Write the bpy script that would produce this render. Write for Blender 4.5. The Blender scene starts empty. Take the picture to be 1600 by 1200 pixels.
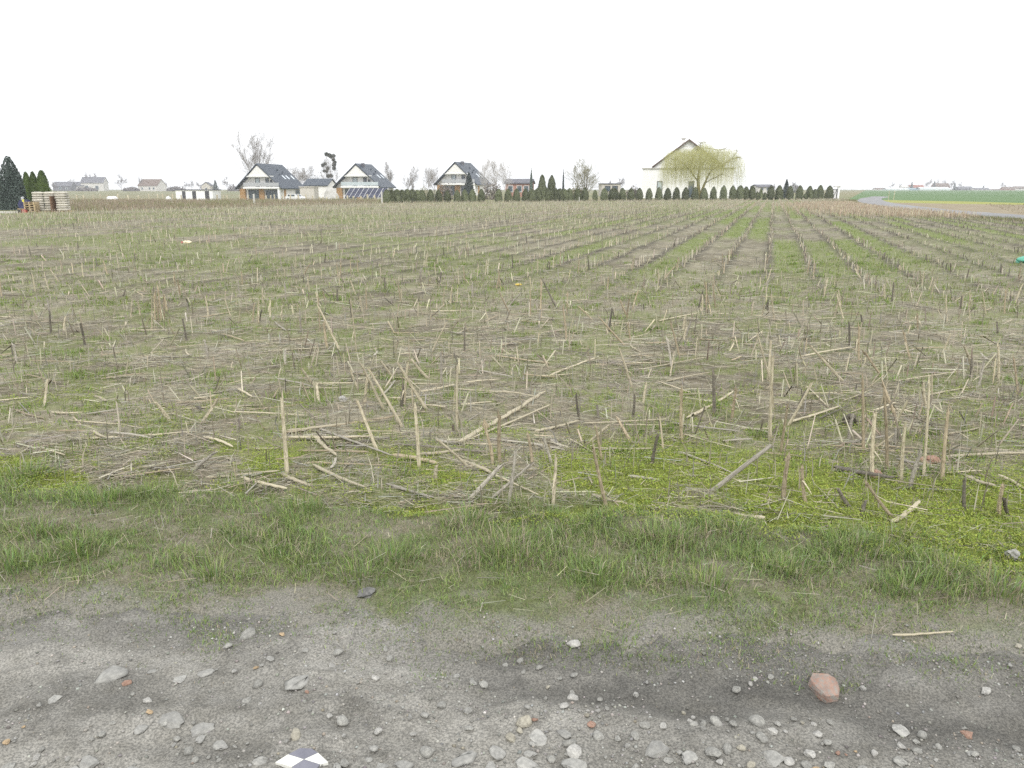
import bpy, bmesh, math, random
import numpy as np
from mathutils import Vector, Matrix, Quaternion
R = math.radians
rng = np.random.default_rng(7)
random.seed(7)
SC = bpy.context.scene
COL = SC.collection

# ------------------------------------------------------------------ camera, sky, sun, exposure
F = 1200.0; H = 1.5; TILT = math.atan(305.0 / F)          # photo: 1600x1200, horizon at row 295
cam = bpy.data.objects.new('camera', bpy.data.cameras.new('camera'))
COL.objects.link(cam)
cam.data.sensor_width = 36.0
cam.data.lens = 36.0 * F / 1600.0
cam.data.clip_start = 0.05; cam.data.clip_end = 9000
cam.location = (0, 0, H); cam.rotation_euler = (math.pi / 2 - TILT, 0, 0)
SC.camera = cam
SUN_EL, SUN_AZ = 45.0, 172.0                               # azimuth clockwise from the view direction (+Y)
w = bpy.data.worlds.new('World'); SC.world = w; w.use_nodes = True
nt = w.node_tree; nt.nodes.clear()
def wn(t): return nt.nodes.new(t)
wo = wn('ShaderNodeOutputWorld'); bg = wn('ShaderNodeBackground'); sky = wn('ShaderNodeTexSky')
sky.sky_type = 'NISHITA'; sky.sun_disc = False
sky.sun_elevation = R(SUN_EL); sky.sun_rotation = R(SUN_AZ); sky.dust_density = 4.0
sc_ = wn('ShaderNodeVectorMath'); sc_.operation = 'SCALE'; sc_.inputs[3].default_value = 0.1
nt.links.new(sky.outputs[0], sc_.inputs[0])
tc = wn('ShaderNodeTexCoord'); ns = wn('ShaderNodeTexNoise'); ns.inputs['Scale'].default_value = 2.2; ns.inputs['Detail'].default_value = 5
nt.links.new(tc.outputs['Generated'], ns.inputs['Vector'])
cr = wn('ShaderNodeValToRGB')
cr.color_ramp.elements[0].position = .3; cr.color_ramp.elements[0].color = (.95, .97, 1.0, 1)
cr.color_ramp.elements[1].position = .7; cr.color_ramp.elements[1].color = (1.0, 1.0, 1.0, 1)
nt.links.new(ns.outputs[0], cr.inputs[0])
cs = wn('ShaderNodeVectorMath'); cs.operation = 'SCALE'; cs.inputs[3].default_value = 1.5
nt.links.new(cr.outputs[0], cs.inputs[0])
mx = wn('ShaderNodeMix'); mx.data_type = 'RGBA'; mx.inputs[0].default_value = 0.9   # closed cloud cover over the sky
nt.links.new(sc_.outputs[0], mx.inputs[6]); nt.links.new(cs.outputs[0], mx.inputs[7])
nt.links.new(mx.outputs[2], bg.inputs[0]); bg.inputs[1].default_value = 1.0
nt.links.new(bg.outputs[0], wo.inputs[0])
sl = bpy.data.lights.new('sun', 'SUN'); sl.energy = 1.5; sl.angle = R(14); sl.color = (1, .97, .92)
so = bpy.data.objects.new('sun', sl); COL.objects.link(so)
sd = Vector((math.sin(R(SUN_AZ)) * math.cos(R(SUN_EL)), math.cos(R(SUN_AZ)) * math.cos(R(SUN_EL)), math.sin(R(SUN_EL))))
so.rotation_euler = sd.to_track_quat('Z', 'Y').to_euler(); so.location = (10, -10, 30)
SC.view_settings.view_transform = 'Standard'; SC.view_settings.look = 'None'
SC.view_settings.exposure = 0.2; SC.view_settings.gamma = 1.0
SC.cycles.use_denoising = False
SC.cycles.max_bounces = 5; SC.cycles.diffuse_bounces = 3; SC.cycles.transparent_max_bounces = 6

# ------------------------------------------------------------------ pixel <-> world
CT, ST = math.cos(TILT), math.sin(TILT)
def ray(u, v):
    x = (u - 800) / F; y = (600 - v) / F
    return np.array([x, CT + y * ST, -ST + y * CT])
def G(u, v, z=0.0):                                        # ground point under a pixel
    d = ray(u, v); t = (H - z) / -d[2]
    return np.array([d[0] * t, d[1] * t, z])
def P(u, v, Y):                                            # point on the pixel's ray at distance Y
    d = ray(u, v); t = Y / d[1]
    return np.array([d[0] * t, Y, H + d[2] * t])
def X_at(u, Y): return P(u, 295, Y)[0]
def Z_at(v, Y): return P(800, v, Y)[2]
def mpp(Y): return Y / 1238.0                              # metres per photo pixel at distance Y

# ------------------------------------------------------------------ noise
def _h(i, j, s):
    n = (i * 374761393 + j * 668265263 + s * 1442695041) & 0xFFFFFFFF
    n = ((n ^ (n >> 13)) * 1274126177) & 0xFFFFFFFF
    return ((n ^ (n >> 16)) & 0xFFFF) / 65535.0
def vnoise(x, y, s=0):
    x = np.asarray(x, float); y = np.asarray(y, float)
    i = np.floor(x).astype(np.int64); j = np.floor(y).astype(np.int64)
    fx = x - i; fy = y - j; fx = fx * fx * (3 - 2 * fx); fy = fy * fy * (3 - 2 * fy)
    a = _h(i, j, s); b = _h(i + 1, j, s); c = _h(i, j + 1, s); d = _h(i + 1, j + 1, s)
    return (a + (b - a) * fx) * (1 - fy) + (c + (d - c) * fx) * fy
def fbm(x, y, s=0, o=4):
    t = 0; a = .5; n = 0
    for k in range(o):
        t = t + a * vnoise(np.asarray(x) * 2 ** k + 17.3 * k, np.asarray(y) * 2 ** k - 9.1 * k, s + k); n += a; a *= .5
    return t / n
def ss(a, b, x):
    t = np.clip((np.asarray(x, float) - a) / (b - a), 0, 1); return t * t * (3 - 2 * t)

# ------------------------------------------------------------------ mesh helpers
def mesh_np(name, V, faces, mat, cols=None, smooth=False):
    """V (n,3); faces: list of (m,k) index arrays; cols (n,3) optional point colours"""
    me = bpy.data.meshes.new(name)
    V = np.asarray(V, np.float32)
    me.vertices.add(len(V)); me.vertices.foreach_set('co', V.ravel())
    loops = np.concatenate([np.asarray(f).ravel() for f in faces]).astype(np.int32)
    sizes = np.concatenate([np.full(len(f), np.asarray(f).shape[1]) for f in faces]).astype(np.int32)
    me.loops.add(len(loops)); me.loops.foreach_set('vertex_index', loops)
    me.polygons.add(len(sizes))
    starts = np.concatenate([[0], np.cumsum(sizes)[:-1]]).astype(np.int32)
    me.polygons.foreach_set('loop_start', starts)
    if smooth: me.polygons.foreach_set('use_smooth', np.ones(len(sizes), bool))
    me.update(calc_edges=True); me.validate()
    if cols is not None:
        a = me.attributes.new('col', 'FLOAT_COLOR', 'POINT')
        c = np.ones((len(V), 4), np.float32); c[:, :3] = cols
        a.data.foreach_set('color', c.ravel())
    me.materials.append(M[mat] if isinstance(mat, str) else mat)
    return me
def link(name, me, parent=None, **props):
    o = bpy.data.objects.new(name, me); COL.objects.link(o)
    if parent is not None: o.parent = parent
    for k, v in props.items():
        if v: o[k] = v
    return o
def empty(name, label, cat, loc=(0, 0, 0), rz=0.0, group=None):
    o = link(name, None, None, label=label, category=cat, group=group)
    o.location = [float(q) for q in loc]; o.rotation_euler = (0, 0, rz); o.empty_display_size = .2
    return o
class MB:
    def __init__(s): s.v = []; s.f = []; s.n = 0
    def add(s, vs, fs):
        b = s.n; s.v += [tuple(map(float, q)) for q in vs]; s.f += [tuple(b + i for i in q) for q in fs]; s.n += len(vs); return s
    def box(s, x0, x1, y0, y1, z0, z1):
        return s.add([(x0,y0,z0),(x1,y0,z0),(x1,y1,z0),(x0,y1,z0),(x0,y0,z1),(x1,y0,z1),(x1,y1,z1),(x0,y1,z1)],
                     [(0,3,2,1),(4,5,6,7),(0,1,5,4),(1,2,6,5),(2,3,7,6),(3,0,4,7)])
    def prism(s, prof, y0, y1):                            # profile in xz, counter-clockwise seen from -y
        n = len(prof); vs = [(x, y0, z) for x, z in prof] + [(x, y1, z) for x, z in prof]
        return s.add(vs, [tuple(range(n)), tuple(range(2*n-1, n-1, -1))] + [(i, i+n, (i+1) % n + n, (i+1) % n) for i in range(n)])
    def tube(s, pts, rad, k=6, cap=True):
        pts = [Vector(p) for p in pts]; n = len(pts); vs = []
        for i, p in enumerate(pts):
            t = (pts[min(i+1, n-1)] - pts[max(i-1, 0)]).normalized()
            a = t.orthogonal().normalized() if i == 0 else (a - t * a.dot(t)).normalized()
            b = t.cross(a); r = rad[i] if hasattr(rad, '__len__') else rad
            vs += [p + (a * math.cos(2*math.pi*j/k) + b * math.sin(2*math.pi*j/k)) * r for j in range(k)]
        fs = [(i*k+j, i*k+(j+1) % k, (i+1)*k+(j+1) % k, (i+1)*k+j) for i in range(n-1) for j in range(k)]
        if cap: fs += [tuple(range(k-1, -1, -1)), tuple((n-1)*k+j for j in range(k))]
        return s.add(vs, fs)
    def mesh(s, name, mat, smooth=False):
        me = bpy.data.meshes.new(name); me.from_pydata(s.v, [], s.f); me.update()
        if smooth: me.polygons.foreach_set('use_smooth', np.ones(len(me.polygons), bool))
        me.materials.append(M[mat]); return me
    def build(s, name, mat, parent=None, smooth=False, **kw): return link(name, s.mesh(name, mat, smooth), parent, **kw)

# ------------------------------------------------------------------ materials
M = {}
def material(name, c1, c2=None, scale=5.0, rough=.8, bump=0.0, stretch=(1, 1, 1), attr=False, rand=0.0, detail=4, bscale=None, metal=0.0, spec=.3, coord='Object', big=None, trans=0.0, ramp=(.32, .68)):
    m = bpy.data.materials.new(name); m.use_nodes = True; N = m.node_tree; n = N.nodes; l = N.links
    b = n['Principled BSDF']; b.inputs['Roughness'].default_value = rough; b.inputs['Metallic'].default_value = metal
    b.inputs['Specular IOR Level'].default_value = spec
    c2 = c2 or c1
    tcn = n.new('ShaderNodeTexCoord'); mp = n.new('ShaderNodeMapping'); mp.inputs['Scale'].default_value = stretch
    l.new(tcn.outputs[coord], mp.inputs[0])
    no = n.new('ShaderNodeTexNoise'); no.inputs['Scale'].default_value = scale; no.inputs['Detail'].default_value = detail; no.inputs['Roughness'].default_value = .62
    l.new(mp.outputs[0], no.inputs['Vector'])
    rp = n.new('ShaderNodeValToRGB'); rp.color_ramp.elements[0].position, rp.color_ramp.elements[1].position = ramp
    rp.color_ramp.elements[0].color = (*c1, 1); rp.color_ramp.elements[1].color = (*c2, 1)
    l.new(no.outputs[0], rp.inputs[0]); out = rp.outputs[0]
    def mul(a, bb):
        q = n.new('ShaderNodeMix'); q.data_type = 'RGBA'; q.blend_type = 'MULTIPLY'; q.inputs[0].default_value = 1.0
        l.new(a, q.inputs[6]); l.new(bb, q.inputs[7]); return q.outputs[2]
    if attr:                                              # own colour of each piece x fine grain
        at = n.new('ShaderNodeAttribute'); at.attribute_name = 'col'; out = mul(out, at.outputs['Color'])
    if big:                                               # large soft patches
        n2 = n.new('ShaderNodeTexNoise'); n2.inputs['Scale'].default_value = big[0]; n2.inputs['Detail'].default_value = 5
        l.new(tcn.outputs[coord], n2.inputs['Vector'])
        r2 = n.new('ShaderNodeValToRGB'); r2.color_ramp.elements[0].position = .35; r2.color_ramp.elements[1].position = .65
        r2.color_ramp.elements[0].color = (*big[1], 1); r2.color_ramp.elements[1].color = (*big[2], 1)
        l.new(n2.outputs[0], r2.inputs[0]); out = mul(out, r2.outputs[0])
    if rand:
        oi = n.new('ShaderNodeObjectInfo'); hs = n.new('ShaderNodeHueSaturation')
        ma = n.new('ShaderNodeMapRange'); ma.inputs[3].default_value = 1 - rand; ma.inputs[4].default_value = 1 + rand
        l.new(oi.outputs['Random'], ma.inputs[0]); l.new(ma.outputs[0], hs.inputs['Value'])
        l.new(out, hs.inputs['Color']); out = hs.outputs[0]
    l.new(out, b.inputs['Base Color'])
    if bump:
        nb = n.new('ShaderNodeTexNoise'); nb.inputs['Scale'].default_value = bscale or scale * 3; nb.inputs['Detail'].default_value = 6
        l.new(mp.outputs[0], nb.inputs['Vector'])
        bp = n.new('ShaderNodeBump'); bp.inputs['Strength'].default_value = 1.0; bp.inputs['Distance'].default_value = bump
        l.new(nb.outputs[0], bp.inputs['Height']); l.new(bp.outputs[0], b.inputs['Normal'])
    if trans:
        tr = n.new('ShaderNodeBsdfTranslucent'); l.new(out, tr.inputs[0]); ad = n.new('ShaderNodeMixShader'); ad.inputs[0].default_value = trans
        l.new(b.outputs[0], ad.inputs[1]); l.new(tr.outputs[0], ad.inputs[2]); l.new(ad.outputs[0], n['Material Output'].inputs[0])
    M[name] = m; return m
material('track', (.66, .66, .65), (1.30, 1.29, 1.26), 150, .95, .010, attr=True, detail=10, bscale=90, ramp=(.41, .60))
material('soil', (.55, .55, .53), (1.32, 1.29, 1.22), 170, ramp=(.38, .62), rough=.95, bump=.006, attr=True, detail=8, bscale=60)
material('terrain', (.15, .155, .078), (.215, .205, .12), .08, .95, 0, detail=8, big=(.012, (.85, .95, .8), (1.1, 1.0, .95)))
material('blade', (.88, .88, .88), (1.1, 1.1, 1.1), 20, .6, attr=True, trans=.25)
material('straw', (.8, .8, .8), (1.15, 1.13, 1.08), 60, .65, attr=True)
material('stalk', (.22, .185, .12), (.52, .47, .345), 60, .7, .0015, stretch=(3, 3, .12), rand=.2, ramp=(.33, .58), detail=6)
material('stalk_tan', (.16, .125, .08), (.42, .355, .245), 60, .7, .0015, stretch=(3, 3, .12), rand=.2, ramp=(.33, .60), detail=6)
material('stalk_dark', (.075, .068, .055), (.19, .17, .135), 45, .75, .001, stretch=(1, 1, .2), rand=.25)
material('stalk_grey', (.17, .155, .125), (.42, .39, .33), 60, .8, .0015, stretch=(3, 3, .12), rand=.2, ramp=(.33, .60), detail=6)
for nm, a, b_ in (('stone', (.23, .228, .21), (.35, .345, .32)), ('stone_pale', (.30, .295, .275), (.44, .43, .405)), ('stone_beige', (.29, .27, .22), (.38, .36, .30)),
                  ('stone_red', (.28, .155, .115), (.32, .23, .18)), ('stone_orange', (.36, .26, .16), (.44, .34, .22)), ('stone_pink', (.31, .185, .14), (.23, .215, .195)),
                  ('stone_dark', (.10, .10, .097), (.17, .168, .16)), ('stone_dusty', (.27, .268, .25), (.345, .34, .32))):
    material(nm, a, b_, 3.2, .9, .0025, rand=.14, detail=10, bscale=7, ramp=(.36, .62), big=(1.3, (.82, .82, .82), (1.12, 1.12, 1.1)))
material('gravel', (.8, .8, .8), (1.15, 1.15, 1.15), 50, .9, attr=True)
material('asphalt', (.20, .20, .205), (.27, .27, .27), .8, .9, big=(.15, (.9, .9, .9), (1.1, 1.1, 1.1)))
material('crop', (.075, .14, .045), (.095, .17, .058), .05, .9, stretch=(1, 3, 1), big=(.02, (.9, .95, .9), (1.1, 1.05, 1.1)))
material('mustard', (.22, .24, .05), (.30, .30, .07), .4, .9)
material('fallow', (.20, .165, .105), (.29, .24, .16), .5, .95, detail=8)
material('plaster', (.78, .77, .745), (.84, .83, .81), .7, .85)
material('plaster_cream', (.50, .47, .42), (.58, .55, .49), .7, .85)
material('white_plaster', (.80, .81, .80), (.86, .86, .85), .5, .8)
material('far_wall', (.55, .53, .50), (.64, .62, .58), .4, .9)
material('roof_blue', (.03, .042, .06), (.042, .058, .08), 1.2, .45, stretch=(1, 1, 1))
material('roof_grey', (.10, .10, .12), (.15, .15, .165), 1.0, .7)
material('roof_red', (.26, .10, .075), (.34, .14, .10), 1.0, .8)
material('roof_brown', (.13, .095, .075), (.19, .14, .115), 1.0, .8)
material('brick_wall', (.34, .18, .14), (.42, .25, .20), 1.0, .9)
material('wood_panel', (.33, .19, .075), (.44, .27, .12), 2, .6, stretch=(1, 1, .2))
material('wood', (.36, .27, .15), (.50, .40, .25), 9, .75, stretch=(.3, 1, 1), rand=.15)
material('wood_dark', (.14, .085, .055), (.22, .14, .09), 6, .8)
material('post_wood', (.42, .37, .26), (.55, .50, .38), 6, .8, stretch=(1, 1, .2), rand=.12)
material('concrete', (.46, .45, .42), (.58, .57, .54), 6, .9, rand=.08)
material('sack', (.40, .375, .315), (.60, .57, .50), 7, .6, rand=.15)
material('glass', (.05, .07, .085), (.10, .13, .15), 1, .08, spec=.6)
material('glass_pale', (.40, .47, .49), (.52, .58, .60), 1, .15, spec=.6)
material('skylight', (.60, .66, .72), (.70, .76, .80), 1, .12, spec=.7)
material('frame_dark', (.055, .055, .06), (.075, .075, .08), 3, .5)
material('metal', (.42, .43, .44), (.52, .53, .54), 4, .45, metal=.6)
material('white_metal', (.70, .70, .69), (.78, .78, .77), 3, .5)
material('panel_blue', (.035, .04, .07), (.05, .055, .09), 2, .4, spec=.25)
material('greenhouse', (.55, .62, .62), (.64, .70, .70), .1, .35)
material('greenhouse_teal', (.16, .28, .33), (.22, .35, .40), .1, .4)
material('bark', (.13, .11, .085), (.21, .185, .15), 4, .9, rand=.1)
material('bark_far', (.17, .15, .15), (.23, .21, .205), 2, .95, rand=.1)
material('bark_birch', (.42, .40, .38), (.56, .54, .52), 3, .85)
material('twig', (.17, .15, .13), (.25, .225, .20), 3, .9, rand=.1)
material('twig_green', (.20, .195, .11), (.28, .26, .165), 3, .9)
material('willow_strand', (.40, .41, .15), (.53, .51, .25), 1.5, .8, trans=.3)
material('willow_bark', (.19, .18, .08), (.30, .27, .12), 3, .9)
material('thuja', (.085, .10, .058), (.165, .185, .10), 3, .75, rand=.3, detail=6, trans=.1)
material('thuja_bright', (.045, .075, .016), (.09, .13, .032), 3, .75, rand=.15, detail=6, trans=.1)
material('spruce', (.045, .065, .055), (.10, .13, .115), 3, .75, rand=.12, detail=6)
material('conifer_far', (.05, .065, .062), (.085, .10, .095), 2, .85, rand=.1)
material('shrub_leaf', (.10, .13, .11), (.17, .20, .17), 2, .85)
material('mistletoe', (.035, .042, .022), (.06, .068, .034), 3, .8)
material('plastic_green', (.05, .30, .20), (.12, .42, .30), 9, .35, .004)
material('plastic_red', (.36, .08, .07), (.44, .13, .11), 9, .4)
material('plastic_cream', (.70, .60, .42), (.78, .70, .52), 9, .5)
material('plastic_yellow', (.62, .58, .08), (.70, .66, .14), 9, .45)
material('machine_blue', (.03, .035, .10), (.06, .065, .14), 5, .5)
material('cob', (.52, .38, .07), (.62, .50, .14), 60, .6)
material('tile_white', (.62, .62, .57), (.74, .74, .69), 14, .45, detail=6)
material('tile_dark', (.13, .13, .16), (.20, .20, .235), 14, .45, detail=6)
material('tarp_white', (.70, .70, .70), (.80, .80, .80), 2, .5)
material('car_paint', (.74, .74, .74), (.78, .78, .78), 1, .25, spec=.5)
material('rubber', (.03, .03, .03), (.05, .05, .05), 5, .8)

# ================================================================== THE GROUND
def tz(X, Y):                                              # the land dips a metre beyond the left field edge
    X = np.asarray(X, float); Y = np.asarray(Y, float)
    return -1.0 * ss(95, 165, Y) * (1 - ss(260, 520, Y)) * ss(-8, -30, X)
def sheet(name, Xg, Yg, Zg, mat, cols=None, smooth=True):
    r, c = Xg.shape
    V = np.stack([Xg.ravel(), Yg.ravel(), Zg.ravel()], 1)
    idx = np.arange(r * c).reshape(r, c)
    f = np.stack([idx[:-1, :-1].ravel(), idx[:-1, 1:].ravel(), idx[1:, 1:].ravel(), idx[1:, :-1].ravel()], 1)
    return link(name, mesh_np(name, V, [f], mat, cols, smooth), kind='structure')
xs = np.concatenate([-np.geomspace(1700, 60, 40), np.linspace(-55, 55, 45), np.geomspace(60, 1700, 40)])
ys = np.concatenate([[-90, -30], np.linspace(-8, 240, 125), np.geomspace(245, 1700, 50)])
Xg, Yg = np.meshgrid(xs, ys)
sheet('ground', Xg, Yg, tz(Xg, Yg) - .07 - .06 * (Yg < 6), 'terrain')

RA = math.atan2(ray(1210, 295)[0], ray(1210, 295)[1]); CA, SA = math.cos(RA), math.sin(RA)   # maize rows
ROW = .8
def rs(X, Y): return X * CA - Y * SA, X * SA + Y * CA
def unrs(r, s): return r * CA + s * SA, -r * SA + s * CA
def curve(pts): 
    q = np.array([G(u, v)[:2] for u, v in pts]); q = q[np.argsort(q[:, 0])]
    return lambda X: np.interp(X, q[:, 0], q[:, 1])
FE = curve([(-200, 745), (0, 752), (200, 765), (400, 778), (600, 792), (800, 802), (1000, 792), (1200, 815), (1400, 850), (1600, 885), (1800, 890)])   # field | verge
TE = curve([(-100, 952), (0, 952), (300, 962), (500, 965), (700, 992), (900, 1000), (1100, 992), (1300, 1005), (1600, 1012), (1800, 1010)])               # verge | track
hedge_a = G(600, 316.5); hedge_b = G(1300, 311)
def y_hedge(X): return hedge_a[1] + (np.asarray(X) - hedge_a[0]) * (hedge_b[1] - hedge_a[1]) / (hedge_b[0] - hedge_a[0])
fl_a = G(20, 333); fl_b = G(590, 318)
def x_left(Y): return fl_a[0] + (np.asarray(Y) - fl_a[1]) * (fl_b[0] - fl_a[0]) / (fl_b[1] - fl_a[1])
road_c = np.array([(29.5, 8), (28.6, 25), (28.4, 40), (29.0, 49), (32.5, 64), (39.5, 85), (48.5, 107), (58, 128), (75, 160)])
def x_road(Y): return np.interp(Y, road_c[:, 1], road_c[:, 0])

def green(X, Y):                                           # how much low green grows here (0..1)
    r, s = rs(X, Y)
    near = ss(.43, .57, .55 * fbm(X / .30, Y / .38, 31) + .45 * fbm(X / .09, Y / .09, 33, 2)) * .9
    fr = r / ROW - np.floor(r / ROW)                       # 0 and 1 on the stub rows, .5 between
    st = ss(.46, .62, vnoise(np.floor(r / ROW) * 7.31, s / 17., 41) * .8 + .2 * fbm(r, s / 3., 43, 2)) * ss(.06, .2, fr) * ss(.94, .8, fr)
    pat = ss(.46, .62, fbm(X / 3., Y / 4., 47))
    far = np.maximum(st * (.5 + .5 * ss(-6, 6, X)), pat * (.65 - .3 * ss(-4, 6, X)))
    k = ss(9, 17, Y)
    return np.clip(near * (1 - k) + far * k, 0, 1)
def chick(X, Y):                                           # bright chickweed along the field's edge
    d = Y - FE(X)
    amt = .46 - .20 * ss(-.6, 1.0, X)
    return ss(amt, amt + .1, fbm(X / .5 + 5, Y / .4, 61)) * ss(-.3, .05, d) * (1 - ss(.4 + .3 * ss(-1, 1.5, X), 1.1 + .45 * ss(-1, 1.5, X), d))

# stubble field
ysf = np.concatenate([np.arange(2.6, 7, .03), np.geomspace(7.03, 135, 150)])
tf = np.linspace(-1, 1, 330)
Yf = np.repeat(ysf[:, None], len(tf), 1); Xf = (Yf * .92 + 1.9) * tf[None, :]
def z_field(X, Y):
    r, s = rs(X, Y)
    z = (fbm(X / .35, Y / .35, 3) - .5) * .05 + (fbm(X / 2.2, Y / 2.2, 5) - .5) * .07
    z = z + .016 * np.cos(r / ROW * 2 * math.pi) * ss(6, 12, Y)
    z = z * (1 - .5 * ss(40, 90, Y))
    return z
def z_field_cut(X, Y):
    z = z_field(X, Y)
    z = z - .10 * (1 - ss(-.16, .16, Y - FE(X) + (fbm(X / .2, Y / .2, 8) - .5) * .25))
    z = z - .5 * ss(0, 1.5, x_left(Y) - X) - .5 * ss(-1.2, .6, X - (x_road(Y) - 2.6)) - .5 * ss(-1.5, 0, Y - y_hedge(X))
    return z
g = green(Xf, Yf); n1 = fbm(Xf / .12, Yf / .12, 70)
lit = fbm(Xf / .9, Yf / .7, 72)[..., None]
soil = np.array([.125, .110, .078]); litter = np.array([.240, .222, .165]); grn = np.array([.155, .195, .055])
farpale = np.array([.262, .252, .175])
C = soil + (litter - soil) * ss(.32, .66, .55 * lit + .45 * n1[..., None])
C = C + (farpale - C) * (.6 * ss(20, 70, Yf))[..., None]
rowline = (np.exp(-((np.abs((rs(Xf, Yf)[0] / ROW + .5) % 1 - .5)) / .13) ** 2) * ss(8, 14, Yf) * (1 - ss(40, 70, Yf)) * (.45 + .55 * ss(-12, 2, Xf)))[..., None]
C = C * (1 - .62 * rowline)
C = C + (grn - C) * (g * (.6 + .3 * ss(10, 30, Yf)))[..., None]
C = C + (np.array([.17, .21, .035]) - C) * (chick(Xf, Yf) * .9)[..., None]
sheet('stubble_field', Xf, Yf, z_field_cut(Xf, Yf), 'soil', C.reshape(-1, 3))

# dirt track
def damp(X, Y):
    a = G(640, 1000); b = G(1600, 1100)
    yc = np.interp(X, [-4, a[0], 0.1, b[0], 4], [2.50, a[1], G(900, 1045)[1], b[1], 1.9])
    wdt = np.interp(X, [-4, -1.2, 0., 1.6, 4], [.08, .09, .22, .2, .2])
    d = np.abs(Y - yc + (fbm(X / .3, Y / .3, 81) - .5) * .2) / wdt
    return (1 - ss(.3, 1.15, d)) * (.12 + .88 * ss(-.8, .3, X))
def z_track(X, Y):
    z = -.015 + (fbm(X / .6, Y / .45, 90, 3) - .5) * .055 + (fbm(X / .11, Y / .11, 95, 4) - .5) * .030 + np.abs(fbm(X / .22, Y / .16, 97, 3) - .5) * -.05 + (fbm(X / .02, Y / .02, 99, 2) - .5) * .006
    z = z - .03 * damp(X, Y)
    return z - .12 * ss(0, .35, Y - TE(X) - .06)
xt = np.concatenate([np.linspace(-9, -2.8, 25)[:-1], np.arange(-2.8, 2.8, .015), np.linspace(2.8, 9, 25)])
yt = np.concatenate([np.linspace(-6, 1.0, 20)[:-1], np.arange(1.0, 3.1, .014)])
Xt, Yt = np.meshgrid(xt, yt)
zt = z_track(Xt, Yt)
dm = damp(Xt, Yt)[..., None]; dust = ss(.42, .66, fbm(Xt / .5 + 3, Yt / .16, 101))[..., None]; n2 = fbm(Xt / .05, Yt / .05, 103)[..., None]
crust = ss(.012, .05, np.abs(fbm(Xt / .22, Yt / .16, 97, 3) - .5))[..., None]
Ct = np.array([.205, .199, .181]) + np.array([.062, .060, .055]) * dust * (.5 + .5 * crust) + (n2 - .5) * .10
Ct = Ct * (.86 + .14 * crust)
mid = ss(.52, .68, fbm(Xt / .42, Yt / .14, 107))[..., None]
Ct = Ct * (1 - .20 * mid) * (1 - .40 * dm * (.6 + .4 * ss(.35, .6, n2)))
Ct = Ct * (1 - .32 * (ss(.1, -.10, Yt - TE(Xt) + .12) * 0 + np.exp(-((Yt - TE(Xt) + .03) / .10) ** 2) * ss(.35, .6, fbm(Xt / .5, Yt / .2, 109)))[..., None])
Ct = np.clip(Ct, .04, .6)
sheet('dirt_track', Xt, Yt, zt, 'track', Ct.reshape(-1, 3))

# grassy verge between track and field
xv = np.concatenate([np.linspace(-9, -4, 20)[:-1], np.arange(-4, 4, .025), np.linspace(4, 9, 20)])
yv = np.arange(2.0, 4.4, .025)
Xv, Yv = np.meshgrid(xv, yv)
def z_verge(X, Y):
    e = (fbm(X / .16, Y / .16, 111) - .5)
    z = -.085 + .095 * ss(-.16, .12, Y - TE(X) + e * .28) - .10 * ss(-.12, .2, Y - FE(X) + e * .3)
    return z + (fbm(X / .3, Y / .3, 113) - .5) * .045 + (fbm(X / .05, Y / .05, 115, 2) - .5) * .012
gv = ss(.38, .6, fbm(Xv / .35, Yv / .25, 117))[..., None]
n3 = fbm(Xv / .03, Yv / .03, 119, 3)[..., None]
Cv = np.array([.165, .155, .112]) + (np.array([.115, .132, .062]) - np.array([.165, .155, .112])) * gv + (n3 - .5) * .10
ed = (1 - ss(.0, .28, Yv - TE(Xv) + (fbm(Xv / .15, Yv / .12, 118) - .5) * .4))[..., None]
Cv = Cv + (np.array([.195, .19, .172]) - Cv) * ed
sheet('grass_verge', Xv, Yv, z_verge(Xv, Yv), 'soil', Cv.reshape(-1, 3))
def z_top(X, Y): return np.maximum(np.maximum(z_field_cut(X, Y), np.where((Y > 2) & (Y < 4.38), z_verge(X, Y), -9)), np.where(Y < 3.1, z_track(X, Y), -9))

# far sheets: road, winter crop, mustard strip, fallow land
def poly_sheet(name, pts, z, mat):
    me = bpy.data.meshes.new(name); me.from_pydata([(p[0], p[1], z) for p in pts], [], [tuple(range(len(pts)))]); me.update(); me.materials.append(M[mat])
    return link(name, me, kind='structure')
px = lambda *a: [G(u, v) for u, v in a]
poly_sheet('crop_field', px((1326, 311.2), (1395, 312.2), (1500, 314), (1600, 316.5), (2100, 328), (2600, 297.25), (1352, 297.25)), -.045, 'crop')
poly_sheet('flowering_strip', px((1372, 312.0), (1395, 312.3), (1500, 314.1), (1600, 316.6), (2100, 328.5), (2100, 333), (1600, 319.5), (1450, 317.2), (1392, 316)), -.038, 'mustard')
poly_sheet('fallow_field', px((1388, 316), (1450, 317.3), (1600, 319.6), (2100, 333.2), (2000, 350), (1600, 336), (1500, 331), (1440, 325)), -.03, 'fallow')
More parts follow.
